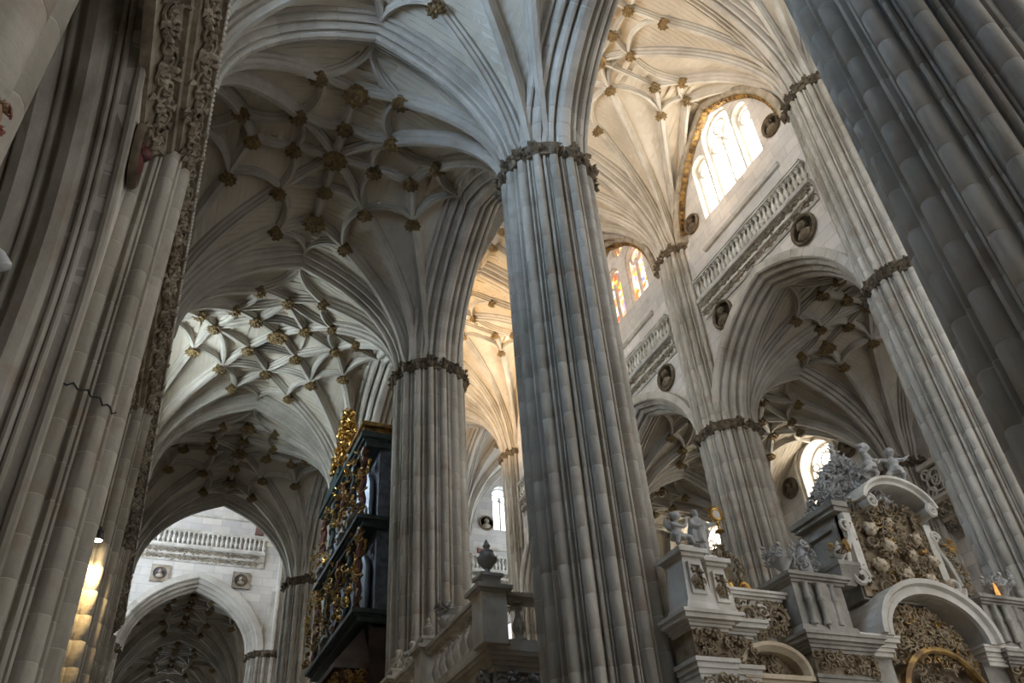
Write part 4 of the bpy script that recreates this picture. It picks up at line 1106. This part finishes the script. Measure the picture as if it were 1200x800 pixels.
    sp('attic_base', MB().taper((cx, 12.2), (.76, .62), (.64, .52), 6.2, 6.42), MARB_D)
    sp('attic_cornice', stepped(MB(), q0+.08, q1-.08, 11.7, 12.9, 7.22, [(.03, .05), (.09, .05), (.14, .05), (.10, .04)]), MARB_D)
    for k in range(3): sp('colonnette', MB().lathe([(.07, 0), (.07, .06), (.045, .1), (.05, .42), (.075, .45), (.075, .5), (.05, .53), (.05, .72), (.08, .78)], 8, (q0+.32+k*.30, 11.64, 6.42)), MARB_D, True)
    sp('attic_entablature', stepped(MB(), q0, q1, 11.58, 12.9, 5.88, [(.02, .06), (.07, .06), (.12, .05), (.20, .08), (.24, .06)]), MARB_D)
    sp('frieze_block', MB().box(q0+.02, q1-.02, 11.6, 12.9, 5.5, 5.88), OCHRE)
    m = MB(); leafmass(m, 46, boxface(q0+.05, q1-.05, 11.57, 5.53, 5.86, .04), 15, .13); sp('carved_frieze', m, OCHRE)
    sp('architrave', stepped(MB(), q0+.02, q1-.02, 11.62, 12.9, 5.28, [(.0, .08), (.03, .08), (.06, .06)]), MARB_D)
    for k in range(3):
        x = q0+.2+k*.5
        sp('column', MB().lathe([(.17, 0), (.17, 4.8)], 14, (x, 11.85, 0)), MARB_D, True)
        m = MB(); leafmass(m, 30, lambda rr: (lambda a_: ((x+.18*math.cos(a_), 11.85+.18*math.sin(a_), rr.uniform(4.8, 5.2)), (math.cos(a_), math.sin(a_), .6)))(rr.uniform(0, 2*PI)), 5, .14)
        m.box(x-.22, x+.22, 11.63, 12.07, 5.2, 5.28); sp('leafy_capital', m, OCHRE)
# central arch
def arcpts(cx, hw, z0, rise, n=20, pw=1.0): return [(cx+hw*math.cos(PI*k/n), z0+rise*math.sin(PI*k/n)**pw) for k in range(n+1)]
def arcsweep(cx, hw, z0, rise, y, prof, n=20):
    A = arcpts(cx, hw, z0, rise, n); P = [Vector((a, y, b)) for a, b in A]
    fr_ = []
    for k in range(n+1):
        a0, b0 = A[max(k-1, 0)]; a1, b1 = A[min(k+1, n)]
        t_ = Vector((a1-a0, 0, b1-b0)).normalized(); fr_.append((Vector((0, 1, 0)), Vector((t_.z, 0, -t_.x))))
    return MB().sweep(P, prof, fr_)
sp('great_arch', arcsweep(SCX, 1.40, 6.25, 1.02, 11.5, [(-.18, .16), (-.18, .06), (-.10, .02), (-.10, -.06), (.04, -.10), (.9, -.12), (.9, .16)]), MARB)
sp('great_arch_roll', arcsweep(SCX, 1.30, 6.25, .94, 11.44, [(-.05, -.05), (.05, -.05), (.05, .05), (-.05, .05)]), MARB)
sp('tympanum_ground', MB().plate([[(SCX-1.4, 3.4), (SCX+1.4, 3.4)]+arcpts(SCX, 1.38, 6.25, .98)], 12.0, 12.3, MY), OCHRE)
def tymp(rr):
    a = rr.uniform(.05, PI-.05); r = math.sqrt(rr.random())*.93
    return (SCX+1.28*r*math.cos(a), 11.9-.16*(1-r*r), 5.75+1.36*r*math.sin(a)), (math.cos(a)*.5, -1, math.sin(a)*.5-.2)
m = MB(); leafmass(m, 210, tymp, 21, .17); sp('tympanum_carving', m, OCHRE)
m = MB(); leafmass(m, 60, tymp, 33, .15); sp('tympanum_gilding', m, DGOLD)
sp('gilt_inner_arch', arcsweep(SCX, 1.10, 5.05, 1.08, 11.72, [(-.10, -.02), (-.06, .07), (.06, .08), (.14, 0), (.06, -.06), (-.06, -.06)]), DGOLD)
m = MB(); leafmass(m, 110, lambda rr: (lambda a, r: ((SCX+.82*r*math.cos(a), 11.9, 4.9+.86*r*math.sin(a)), (0, -1, -.2)))(rr.uniform(0, PI), math.sqrt(rr.random())), 22, .16); sp('inner_arch_carving', m, OCHRE)
for s in (1, -1):
    a, b = mir(12.3, 12.96, s)
    sp('arch_cornice', stepped(MB(), a, b, 11.6, 12.9, 5.9, [(.0, .08), (.04, .07), (.08, .08), (.14, .08), (.16, .05)]), MARB)
for s in (1, -1):
    a, b = mir(12.3, 13.0, s); sp('arch_pier', MB().box(a, b, 11.72, 12.9, 0, 6.0), MARB_D)
# upper gable block
sp('gable_block', MB().box(12.98, 15.42, 11.85, 13.0, 7.1, 9.12), MARB_D)
sp('gable_front', MB().box(13.02, 15.38, 11.80, 11.86, 7.15, 9.08), OCHRE)
sp('gable_side_panel', MB().plate([[(11.95, 7.6), (12.9, 7.6), (12.9, 8.75), (11.95, 8.75)], [(12.05, 7.7), (12.8, 7.7), (12.8, 8.65), (12.05, 8.65)]], 12.90, 12.99, MX), MARB_D)
sp('gable_side_cornice', MB().box(12.84, 13.2, 11.75, 13.05, 8.95, 9.04).box(12.78, 13.2, 11.7, 13.1, 9.04, 9.16), MARB_D)
for s in (-1, 1):
    sp('gable_pilaster', MB().box(SCX+s*1.12-.10, SCX+s*1.12+.10, 11.70, 11.95, 7.4, 8.9), MARB)
    pts = [(SCX+.12+s*(1.16-.02*k), 11.72, 7.35+.17*k) for k in range(9)]
    m = MB(); spiral(m, T(SCX+s*1.28, 11.72, 7.5) @ rotM('X', PI/2), .26, .06, 1.4, -s); spiral(m, T(SCX+s*1.26, 11.72, 8.62) @ rotM('X', PI/2), .16, .04, 1.4, s)
    m.tube([(SCX+s*1.5, 11.72, 7.55), (SCX+s*1.40, 11.72, 8.0), (SCX+s*1.22, 11.72, 8.35), (SCX+s*1.2, 11.72, 8.7)], .055, 6)
    sp('gable_scroll', m, MARB, True)
def gab(rr):
    a, b = rr.random(), rr.random()
    return (13.15+2.1*a, 11.83-.18*math.sin(PI*a), 7.25+2.0*b), (a-.5, -1, .1)
m = MB(); leafmass(m, 170, gab, 41, .19); sp('gable_carving', m, OCHRE)
m = MB(); leafmass(m, 30, gab, 44, .17); sp('gable_gilding', m, DGOLD)
ch = cherub_head()
CHH = ch.mesh('cherub_head', OCHL, True)
rr = random.Random(9)
for x, z, q in ((13.55, 8.55, .20), (14.1, 8.75, .17), (14.75, 8.45, .18), (13.9, 8.2, .21), (14.45, 8.05, .18), (15.05, 8.0, .17), (13.5, 7.75, .2), (14.1, 7.6, .22), (14.75, 7.55, .18), (15.2, 7.5, .15)):
    o = link('cherub_head', CHH, scr, (x-SCX, 11.64-SY, z), rr.uniform(-.5, .5), q*1.3)
# curved scrolled pediment of the gable
A = [(SCX+.28+.98*math.cos(math.radians(t)), 9.05+.66*math.sin(math.radians(t))) for t in range(170, 9, -8)]
P = [Vector((a, 11.55, b)) for a, b in A]; fr_ = []
for k in range(len(A)):
    a0, b0 = A[max(k-1, 0)]; a1, b1 = A[min(k+1, len(A)-1)]
    t_ = Vector((a1-a0, 0, b1-b0)).normalized(); fr_.append((Vector((0, 1, 0)), Vector((-t_.z, 0, t_.x))))
sp('curved_pediment', MB().sweep(P, [(-.16, .10), (-.16, .04), (-.08, .0), (-.06, -.06), (.6, -.08), (.6, .10)], fr_), MARB)
for s, k in ((1, 0), (-1, len(A)-1)):
    m = MB(); spiral(m, T(A[k][0]+s*.10, 11.44, A[k][1]-.05) @ rotM('X', PI/2) @ rotM('Z', PI/2), .15, .05, 1.7, -s)
    m.lathe([(.13, 0), (.13, .5)], 12, (0, 0, 0), T(A[k][0]+s*.10, 11.46, A[k][1]-.05) @ rotM('X', -PI/2)); sp('pediment_volute', m, MARB, True)
# leafy crest on the gable
def crest(rr):
    a = rr.uniform(0, 2*PI); t = rr.random()**.8; z = 9.1+1.55*t
    wx = 1.15*(1-t)**.75+.10; wy = .62*(1-t)**.7+.12
    return (SCX-.02+wx*math.cos(a)*.98-.1*(1-t), 12.42+wy*math.sin(a), z), (math.cos(a), math.sin(a), .45)
m = MB(); leafmass(m, 300, crest, 51, .19)
rr = random.Random(77)
for k in range(150):
    p_, n_ = crest(rr); m.ball(p_, rr.uniform(.05, .11), 6, 4)
m.lathe([(1.05, 9.05), (.8, 9.5), (.45, 10.0), (.2, 10.5), (.05, 10.75)], 14, (0, 0, 0), T(SCX-.1, 12.42, 0) @ Matrix.Diagonal((1, .55, 1, 1)))
sp('leafy_crest', m, GREYC)
def fig(name, label, me, loc, h, rz, cat='statue', group=None):
    e = thing(name, label, cat, loc, rz, group); link('figure', me, e, (0, 0, 0), 0, h); return e
fig('putto_statue', 'grey cherub reclining on the curved pediment beside the leafy crest', PUTTO_B, (14.0, 11.5, 9.71), 1.0, .5)
fig('putto_statue', 'grey cherub leaning out over the right volute of the curved pediment'.replace('right ', 'outer '), PUTTO_B, (14.78, 11.5, 9.76), .95, -.5)
fig('putto_statue', 'small grey bust-like cherub on the tip of the leafy crest', PUTTO_B, (14.10, 12.42, 10.64), .55, .2)
s1 = fig('saint_statue', 'grey robed saint statue raising a golden monstrance on the pale pedestal', SAINT, (9.36, 11.92, 7.54), 1.02, .15)
fig('putto_statue', 'winged grey putto seated on the pedestal next to the robed saint', PUTTO_A, (8.67, 11.64, 7.54), .84, .35)
# monstrance
mo = thing('monstrance', 'golden sunburst monstrance held out by the robed saint', 'monstrance', (9.84, 11.87, 8.14))
m = MB().lathe([(.10, 0), (.08, .03), (.025, .06), (.02, .12), (.04, .15), (.02, .18), (.02, .22)], 10); link('foot', m.mesh('foot', GOLD, True), mo)
m = MB()
for k in range(20):
    a = 2*PI*k/20; m.leaf(T(.10*math.cos(a), 0, .36+.10*math.sin(a)) @ rotM('Y', -a+PI/2) @ rotM('X', PI/2), .16 if k % 2 else .11, .045, .02)
link('sun_rays', m.mesh('sun_rays', GOLD), mo)
m = MB(); P_ = [(.105*math.cos(2*PI*k/16), 0, .36+.105*math.sin(2*PI*k/16)) for k in range(17)]; m.tube(P_, .028, 6); link('sun_ring', m.mesh('sun_ring', GOLD, True), mo)
rg_ = bpy.data.objects.get('sun_ring')
link('host_glass', MB().lathe([(.09, -.015), (.09, .015)], 14, (0, 0, 0), T(0, 0, .36) @ rotM('X', PI/2)).mesh('host_glass', MARB), rg_ or mo)
# crests and urns along the screen
def foliage_thing(name, label, cat, loc, w_, h_, mat, seed, n=46, d=.22, extra=None):
    e = thing(name, label, cat, loc)
    def f(rr):
        a = rr.uniform(0, 2*PI); t = rr.random(); k = math.sin(PI*min(1, t*.85+.12))
        return (w_*k*math.cos(a), d*k*math.sin(a), h_*t), (math.cos(a), math.sin(a), .3)
    m = MB(); leafmass(m, n, f, seed, .15); m.lathe([(w_*.5, 0), (w_*.6, h_*.3), (w_*.4, h_*.7), (.03, h_)], 10, (0, 0, 0), Matrix.Diagonal((1, d/w_, 1, 1)))
    link('carving', m.mesh('carving', mat), e)
    if extra: extra(e)
    return e
def gilt(e):
    for sx in (-.2, .2): link('gilt_scroll', cached(('gs',), lambda: (lambda m_: (spiral(m_, rotM('X', PI/2), .14, .04, 1.5, 1), m_)[1])(MB()).mesh('gilt_scroll', GOLD, True)), e, (sx, -.22, .12))
foliage_thing('carved_crest', 'carved crest with gilt scrolls over the cartouche, against the fluted pier', 'ornament', (10.15, 12.4, 7.06), .38, 1.05, OCHRE, 61, 60, .24, gilt)
for x, lab in ((11.25, 'grey leafy urn on the attic block beside the cartouche'), (17.25, 'grey leafy urn on the attic block in front of the nave pier')):
    e = thing('stone_urn', lab, 'urn', (x, 11.98, 7.40)); link('urn', URN_G, e, (0, 0, 0), 0, .85)
    m = MB(); leafmass(m, 30, lambda rr: (lambda a: ((.24*math.cos(a), .24*math.sin(a), rr.uniform(.3, .62)), (math.cos(a), math.sin(a), .4)))(rr.uniform(0, 2*PI)), 71, .15); link('leaf_garland', m.mesh('leaf_garland', GREYC), e)
foliage_thing('carved_finial', 'grey carved herm finial on the attic block touching the gable', 'finial', (11.95, 12.1, 7.40), .24, .85, GREYC, 63, 44, .22)
e = thing('stone_urn', 'small gilt-leaved vase standing out before the gable side panel', 'urn', (12.62, 11.75, 7.75)); link('urn', URN_M, e, (0, 0, 0), 0, .55)
m = MB(); leafmass(m, 20, lambda rr: (lambda a: ((.14*math.cos(a), .14*math.sin(a), rr.uniform(.15, .45)), (math.cos(a), math.sin(a), .3)))(rr.uniform(0, 2*PI)), 72, .12); link('leaf_garland', m.mesh('leaf_garland', DGOLD), e)
sp('vase_bracket', MB().taper((12.62, 11.95), (.16, .2), (.26, .34), 7.3, 7.66).box(12.34, 12.9, 11.6, 12.4, 7.66, 7.75), MARB_D)
foliage_thing('carved_crest', 'stepped carved console with a gilt star beside the gable', 'ornament', (16.14, 12.25, 7.40), .36, 1.40, OCHRE, 64, 70, .28)
st = MB()
for k in range(12): a = 2*PI*k/12; st.leaf(rotM('Y', a) @ T(0, 0, .03) @ rotM('X', PI/2), .20 if k % 2 else .13, .06, .03)
tag(link('gilt_star', st.mesh('gilt_star', GOLD), None, (16.17, 11.93, 8.62)), 'gilt star on the stepped console', 'star')
foliage_thing('carved_crest', 'low carved console stepping down over the great arch to the cornice', 'ornament', (16.66, 12.4, 7.40), .17, .60, OCHRE, 65, 34, .17)
e = thing('altar_candle', 'small amber candle-shaped lamp standing before the nave pier', 'lamp', (16.90, 11.84, 7.40))
link('flame_glass', MB().lathe([(.035, 0), (.052, .06), (.045, .2), (.028, .33), (.008, .41)], 10).mesh('flame_glass', glow('amber_glass', (.9, .40, .08), .45), True), e)
# ------------------------------------------------------------------ choir side wall with balustrade
CX = 6.35; CY = 15.1; CZ = 6.75
cw = MB().box(CX+.12, 8.6, CY+.12, CY+.9, 0, CZ-.3)
cc = thing('choir_cornice', 'moulded cornice under the choir balustrade', 'cornice', (0, 0, 0))
CST = [(-.06, .10), (.0, .08), (.06, .08), (.12, .08), (.15, .08)]
link('cornice_run', stepped(MB(), CX, 8.6, CY, CY+.9, CZ-.42, CST).mesh('cornice_run', MARB), cc)
ya = CY+.9
for py in (YB[3], YB[4], YB[5]):                       # the piers stand behind a thin facing of the wall
    cw.box(CX+.12, 7.4, ya, py-1.75, 0, CZ-.3)
    link('cornice_run', MB().box(CX-.06, 7.2, ya, py-1.75, CZ-.24, CZ-.16).box(CX-.12, 7.2, ya, py-1.75, CZ-.16, CZ-.08).box(CX-.15, 7.2, ya, py-1.75, CZ-.08, CZ).box(CX, 7.2, ya, py-1.75, CZ-.42, CZ-.24).mesh('cornice_run', MARB), cc)
    if py < YB[5]:
        cw.box(CX+.12, 6.54, py-1.75, py+1.75, 1.06, CZ-.3)
        link('cornice_run', MB().box(CX-.06, 6.545, py-1.75, py+1.75, CZ-.24, CZ-.16).box(CX-.12, 6.545, py-1.75, py+1.75, CZ-.16, CZ-.08).box(CX-.15, 6.545, py-1.75, py+1.75, CZ-.08, CZ).box(CX, 6.545, py-1.75, py+1.75, CZ-.42, CZ-.24).mesh('cornice_run', MARB), cc)
    ya = py+1.75
struct('wall_choir', 'grey stone side wall of the choir below the balustrade', cw.mesh('wall_choir', GREYC))
m = MB(); leafmass(m, 70, lambda rr: ((CX+.1+1.3*rr.random(), CY+.08, rr.uniform(5.6, 6.3)), (0, -1, -.3)), 81, .26)
tag(link('carved_frieze', m.mesh('carved_frieze', GREYC)), 'leaf carving under the short return of the choir balustrade', 'frieze'); m = MB()
leafmass(m, 170, lambda rr: ((CX+.10, CY+.3+rr.random()*7, rr.uniform(5.4, 6.3)), (-1, 0, -.3)), 82, .28)
tag(link('carved_frieze', m.mesh('carved_frieze', GREYC)), 'leaf carving along the choir wall under the long balustrade', 'frieze')
BAL2 = baluster_mesh(.92, .115, MARB)
balustrade('choir balustrade running along the aisle under a row of urns', (CX, CY+.35, CZ), (0, 1), 3.1, 7, .78, bal=BAL2, r=1)
balustrade('choir balustrade beyond the second pedestal, before the fluted pier', (CX, CY+4.1, CZ), (0, 1), 1.85, 4, .78, bal=BAL2, r=1)
balustrade('last visible run of the choir balustrade, against the flutes of the pier', (CX, CY+6.6, CZ), (0, 1), 3.0, 7, .78, depth=.26, bal=BAL2, r=1)
balustrade('short return of the choir balustrade with one stout baluster in view', (CX+.35, CY, CZ), (1, 0), 1.6, 3, .78, bal=BAL2, r=1.35)
for y, hh, lab in ((CY, .55, 'corner pedestal of the choir balustrade carrying an urn'), (CY+3.78, .42, 'second pedestal of the choir balustrade'), (CY+6.28, .40, 'third pedestal of the choir balustrade')):
    e = thing('pedestal', lab, 'pedestal', (CX, y, CZ))
    link('shaft', MB().box(-.27, .27, -.27, .27, 0, 1.0).mesh('shaft', MARB), e)
    link('cap', MB().box(-.31, .31, -.31, .31, 1.0, 1.06).box(-.38, .38, -.38, .38, 1.06, 1.14).box(-.2, .2, -.2, .2, 1.14, 1.14+hh*.4).box(-.25, .25, -.25, .25, 1.14+hh*.4, 1.2+hh*.4).mesh('cap', MARB), e)
e = thing('stone_urn', 'dark stone urn with a pointed tip on the corner pedestal of the choir balustrade', 'urn', (CX, CY, CZ+1.42)); link('urn', URN_G, e, (0, 0, 0), 0, .92)
e = thing('stone_urn', 'flower-filled stone vase standing on the choir balustrade before the fluted pier', 'urn', (CX, CY+2.6, CZ+1.08)); link('urn', URN_M, e, (0, 0, 0), 0, .75)
m = MB(); leafmass(m, 22, lambda rr: (lambda a: ((.13*math.cos(a), .13*math.sin(a), rr.uniform(.4, .7)), (math.cos(a), math.sin(a), .8)))(rr.uniform(0, 2*PI)), 83, .16); link('flowers', m.mesh('flowers', GREYC), e)
e = thing('stone_urn', 'low round stone urn on the second pedestal of the choir balustrade', 'urn', (CX, CY+3.78, CZ+1.36)); link('urn', URN_M, e, (0, 0, 0), 0, .6)
fig('putto_statue', 'pale putto seated on the choir balustrade before the fluted pier', PUTTO_C, (CX, CY+5.1, CZ+1.07), .75, -.6)
fig('putto_statue', 'pale putto on the third pedestal of the choir balustrade', PUTTO_C, (CX, CY+6.28, CZ+1.36), .6, -1.0)
# ------------------------------------------------------------------ organ
OX = 6.35; OY0, OY1 = 24.75, 30.9
og = thing('pipe_organ', 'tall gilded and red painted organ case with tin pipes hanging over the choir side', 'organ', (OX, 27.7, 0))
def op(name, mb, mat, smooth=False):
    mb.v = [(x-OX, y-27.7, z) for x, y, z in mb.v]
    o = link(name, mb.mesh(name, mat, smooth), og)
    if 'carving' in name: o['kind'] = 'stuff'
    return o
op('case_body', MB().box(6.55, 8.0, OY0, OY1, 10.4, 17.3), BLUEP)
op('case_base', MB().box(6.42, 8.0, OY0, OY1, CZ-.005, 10.5), WOOD)
ents = [(16.6, .5), (13.6, .35), (10.5, .35)]
for z, h in ents:
    op('entablature', MB().box(6.0, 8.0, OY0-.15, OY1+.15, z, z+h*.4).box(5.9, 8.0, OY0-.2, OY1+.2, z+h*.4, z+h*.6).box(5.8, 8.0, OY0-.3, OY1+.3, z+h*.6, z+h), GREENP)
cols_y = [24.8, 26.1, 27.6, 29.2, 30.8]
for k, y in enumerate(cols_y):
    for z0, z1 in ((10.84, 13.6), (13.94, 16.6)):
        n = 26; pts = [(6.02+.035*math.cos(t*.9), y+.035*math.sin(t*.9), z0+(z1-z0)*t/n) for t in range(n+1)]
        tc = op('twisted_column', MB().tube(pts, .10, 7), REDP if k % 2 == 0 else GREENP, True)
        pts = [(6.02+.13*math.cos(t*.9+2.4), y+.13*math.sin(t*.9+2.4), z0+(z1-z0)*t/n) for t in range(n+1)]
        op('gilt_vine', MB().tube(pts, .032, 5), DGOLD, True).parent = tc
for k in range(4):
    y0, y1 = cols_y[k]+.25, cols_y[k+1]-.25; npi = 6
    for lo, hi in ((10.84, 13.5), (13.94, 16.5)):
        for q in range(npi):
            yy = y0+(y1-y0)*(q+.5)/npi; top = hi-.5-.5*abs(q-2.5)/2.5
            op('organ_pipe', MB().lathe([(.03, lo), (.09, lo+.55), (.10, lo+.6), (.10, top), (.07, top)], 8, (6.38, yy, 0)), TIN, True)
        m = MB(); leafmass(m, 16, lambda rr: (lambda a: ((6.3, y0+(y1-y0)*a, hi-.12-.55*abs(math.sin(PI*a*1.0-PI/2))*rr.random()), (-1, 0, -.3)))(rr.random()), 90+k, .24); op('pipe_shade_carving', m, GOLD)
rr = random.Random(5)
for k in range(30):
    y = cols_y[k % 5]+rr.uniform(-.1, .1); z = [11.3, 11.9, 12.5, 13.2, 14.4, 15.3, 16.2][k % 7]
    m = MB(); leafmass(m, 6, lambda r_: (lambda a: ((5.92+.2*math.cos(a), y+.28*math.sin(a), z+r_.uniform(-.35, .35)), (math.cos(a), math.sin(a), .2)))(r_.uniform(PI*.5, PI*1.5)), 100+k, .20)
    op('gilt_carving', m, (GOLD, DGOLD, REDP)[k % 3] if k % 3 != 2 else DGOLD)
def finial(y, z, h, wd, n, seed):
    m = MB(); leafmass(m, n, lambda r_: (lambda t, a: ((6.35+wd*(1-t)**.6*math.cos(a)*.7, y+wd*(1-t)**.6*math.sin(a), z+h*t), (math.cos(a), math.sin(a), .7)))(r_.random()**.9, r_.uniform(0, 2*PI)), seed, .30)
    m.lathe([(wd*.5, 0), (wd*.35, h*.5), (.04, h)], 8, (6.35, y, z)); return m
op('gilt_finial', finial(29.3, 17.9, 3.1, .62, 110, 130), GOLD)
op('tower_top', MB().box(5.85, 7.6, 28.4, 30.4, 17.1, 17.5).box(5.95, 7.5, 28.6, 30.2, 17.5, 17.95), GREENP)
op('tower_top', MB().box(5.9, 7.8, 24.6, 26.4, 17.1, 17.35).box(5.8, 7.8, 24.45, 26.6, 17.35, 17.5), DGOLD)
m = MB()
for k in range(15):
    a = PI*k/14; m.leaf(T(6.3, 25.3, 17.5) @ rotM('X', a-PI/2) @ rotM('Y', PI/2) @ rotM('X', PI/2), 1.0, .22, .08)
op('gilt_sunburst', m, GOLD)
for k, (y, z, lab) in enumerate(((27.45, 17.08, 'painted putto on the organ top between sunburst and gilt finial'), (25.45, 13.93, 'painted putto on the organ ledge below the sunburst'), (26.85, 13.93, 'painted putto amid the organ columns'), (30.0, 13.93, 'painted putto on the organ ledge below the gilt finial'), (28.4, 10.83, 'painted putto on the low ledge of the organ'))):
    fig('putto_statue', lab, PUTTO_A, (5.9 if z < 17 else 6.1, y, z), .95, -1.57)
# dark tester under the organ
ts = thing('organ_canopy', 'dark wooden canopy with a gilt and red carved underside below the organ', 'canopy', (5.9, 25.8, 0))
ap = [(6.3, 24.9, 10.4), (6.3, 26.6, 10.4)]; ev_ = [(5.35, 24.4, 9.2), (5.35, 28.2, 9.2), (6.425, 28.2, 9.2), (6.425, 24.4, 9.2)]
m = MB().add([(x-5.9, y-25.8, z) for x, y, z in ap+ev_]+[(x-5.9, y-25.8, z-.16) for x, y, z in ev_], [(0, 2, 3, 1), (0, 5, 2), (1, 3, 4), (0, 1, 4, 5), (2, 6, 7, 3), (3, 7, 8, 4), (4, 8, 9, 5), (5, 9, 6, 2), (6, 9, 8, 7)])
link('roof', m.mesh('roof', WOOD), ts)
m = MB().box(-.35, .53, -1.2, 1.9, 8.2, 9.1); link('drum', m.mesh('drum', REDP), ts)
m = MB(); leafmass(m, 120, lambda rr: ((-.38, rr.uniform(-1.35, 1.9), rr.uniform(8.2, 8.98)), (-1, 0, -.2)), 140, .22); link('gilt_carving', m.mesh('gilt_carving', DGOLD), ts)['kind'] = 'stuff'; m = MB(); leafmass(m, 40, lambda rr: ((rr.uniform(-.3, .3), -1.38, rr.uniform(8.2, 8.98)), (0, -1, -.2)), 141, .22); link('gilt_carving', m.mesh('gilt_carving', DGOLD), ts)['kind'] = 'stuff'
# ------------------------------------------------------------------ unseen floodlights added on the near nave cornice to warm the vaults
for k, (y, ty, wt) in enumerate(((16.5, 19.5, 1800), (36.0, 39.0, 5200), (27.0, 30, 700))):
    lamp('unseen floodlight added to warm the high vault, %s' % ('over the carved screen', 'beside the crossing', 'by the stained glass bay')[k], (XN+1.3, y, 24.0), (XM+3, ty, 34.5), wt, 1.45, (1, .62, .26), .16, name='added_vault_light')
sh = thing('cornice_shelf', 'cornice shelf of the near nave wall carrying the added floodlights', 'cornice', (0, 0, 0))
for q in (2, 3, 4): link('shelf_run', MB().box(XN+.58, XN+1.5, YB[q]+1.27, YB[q+1]-1.27, 23.5, 23.8).mesh('shelf_run', MARB), sh)
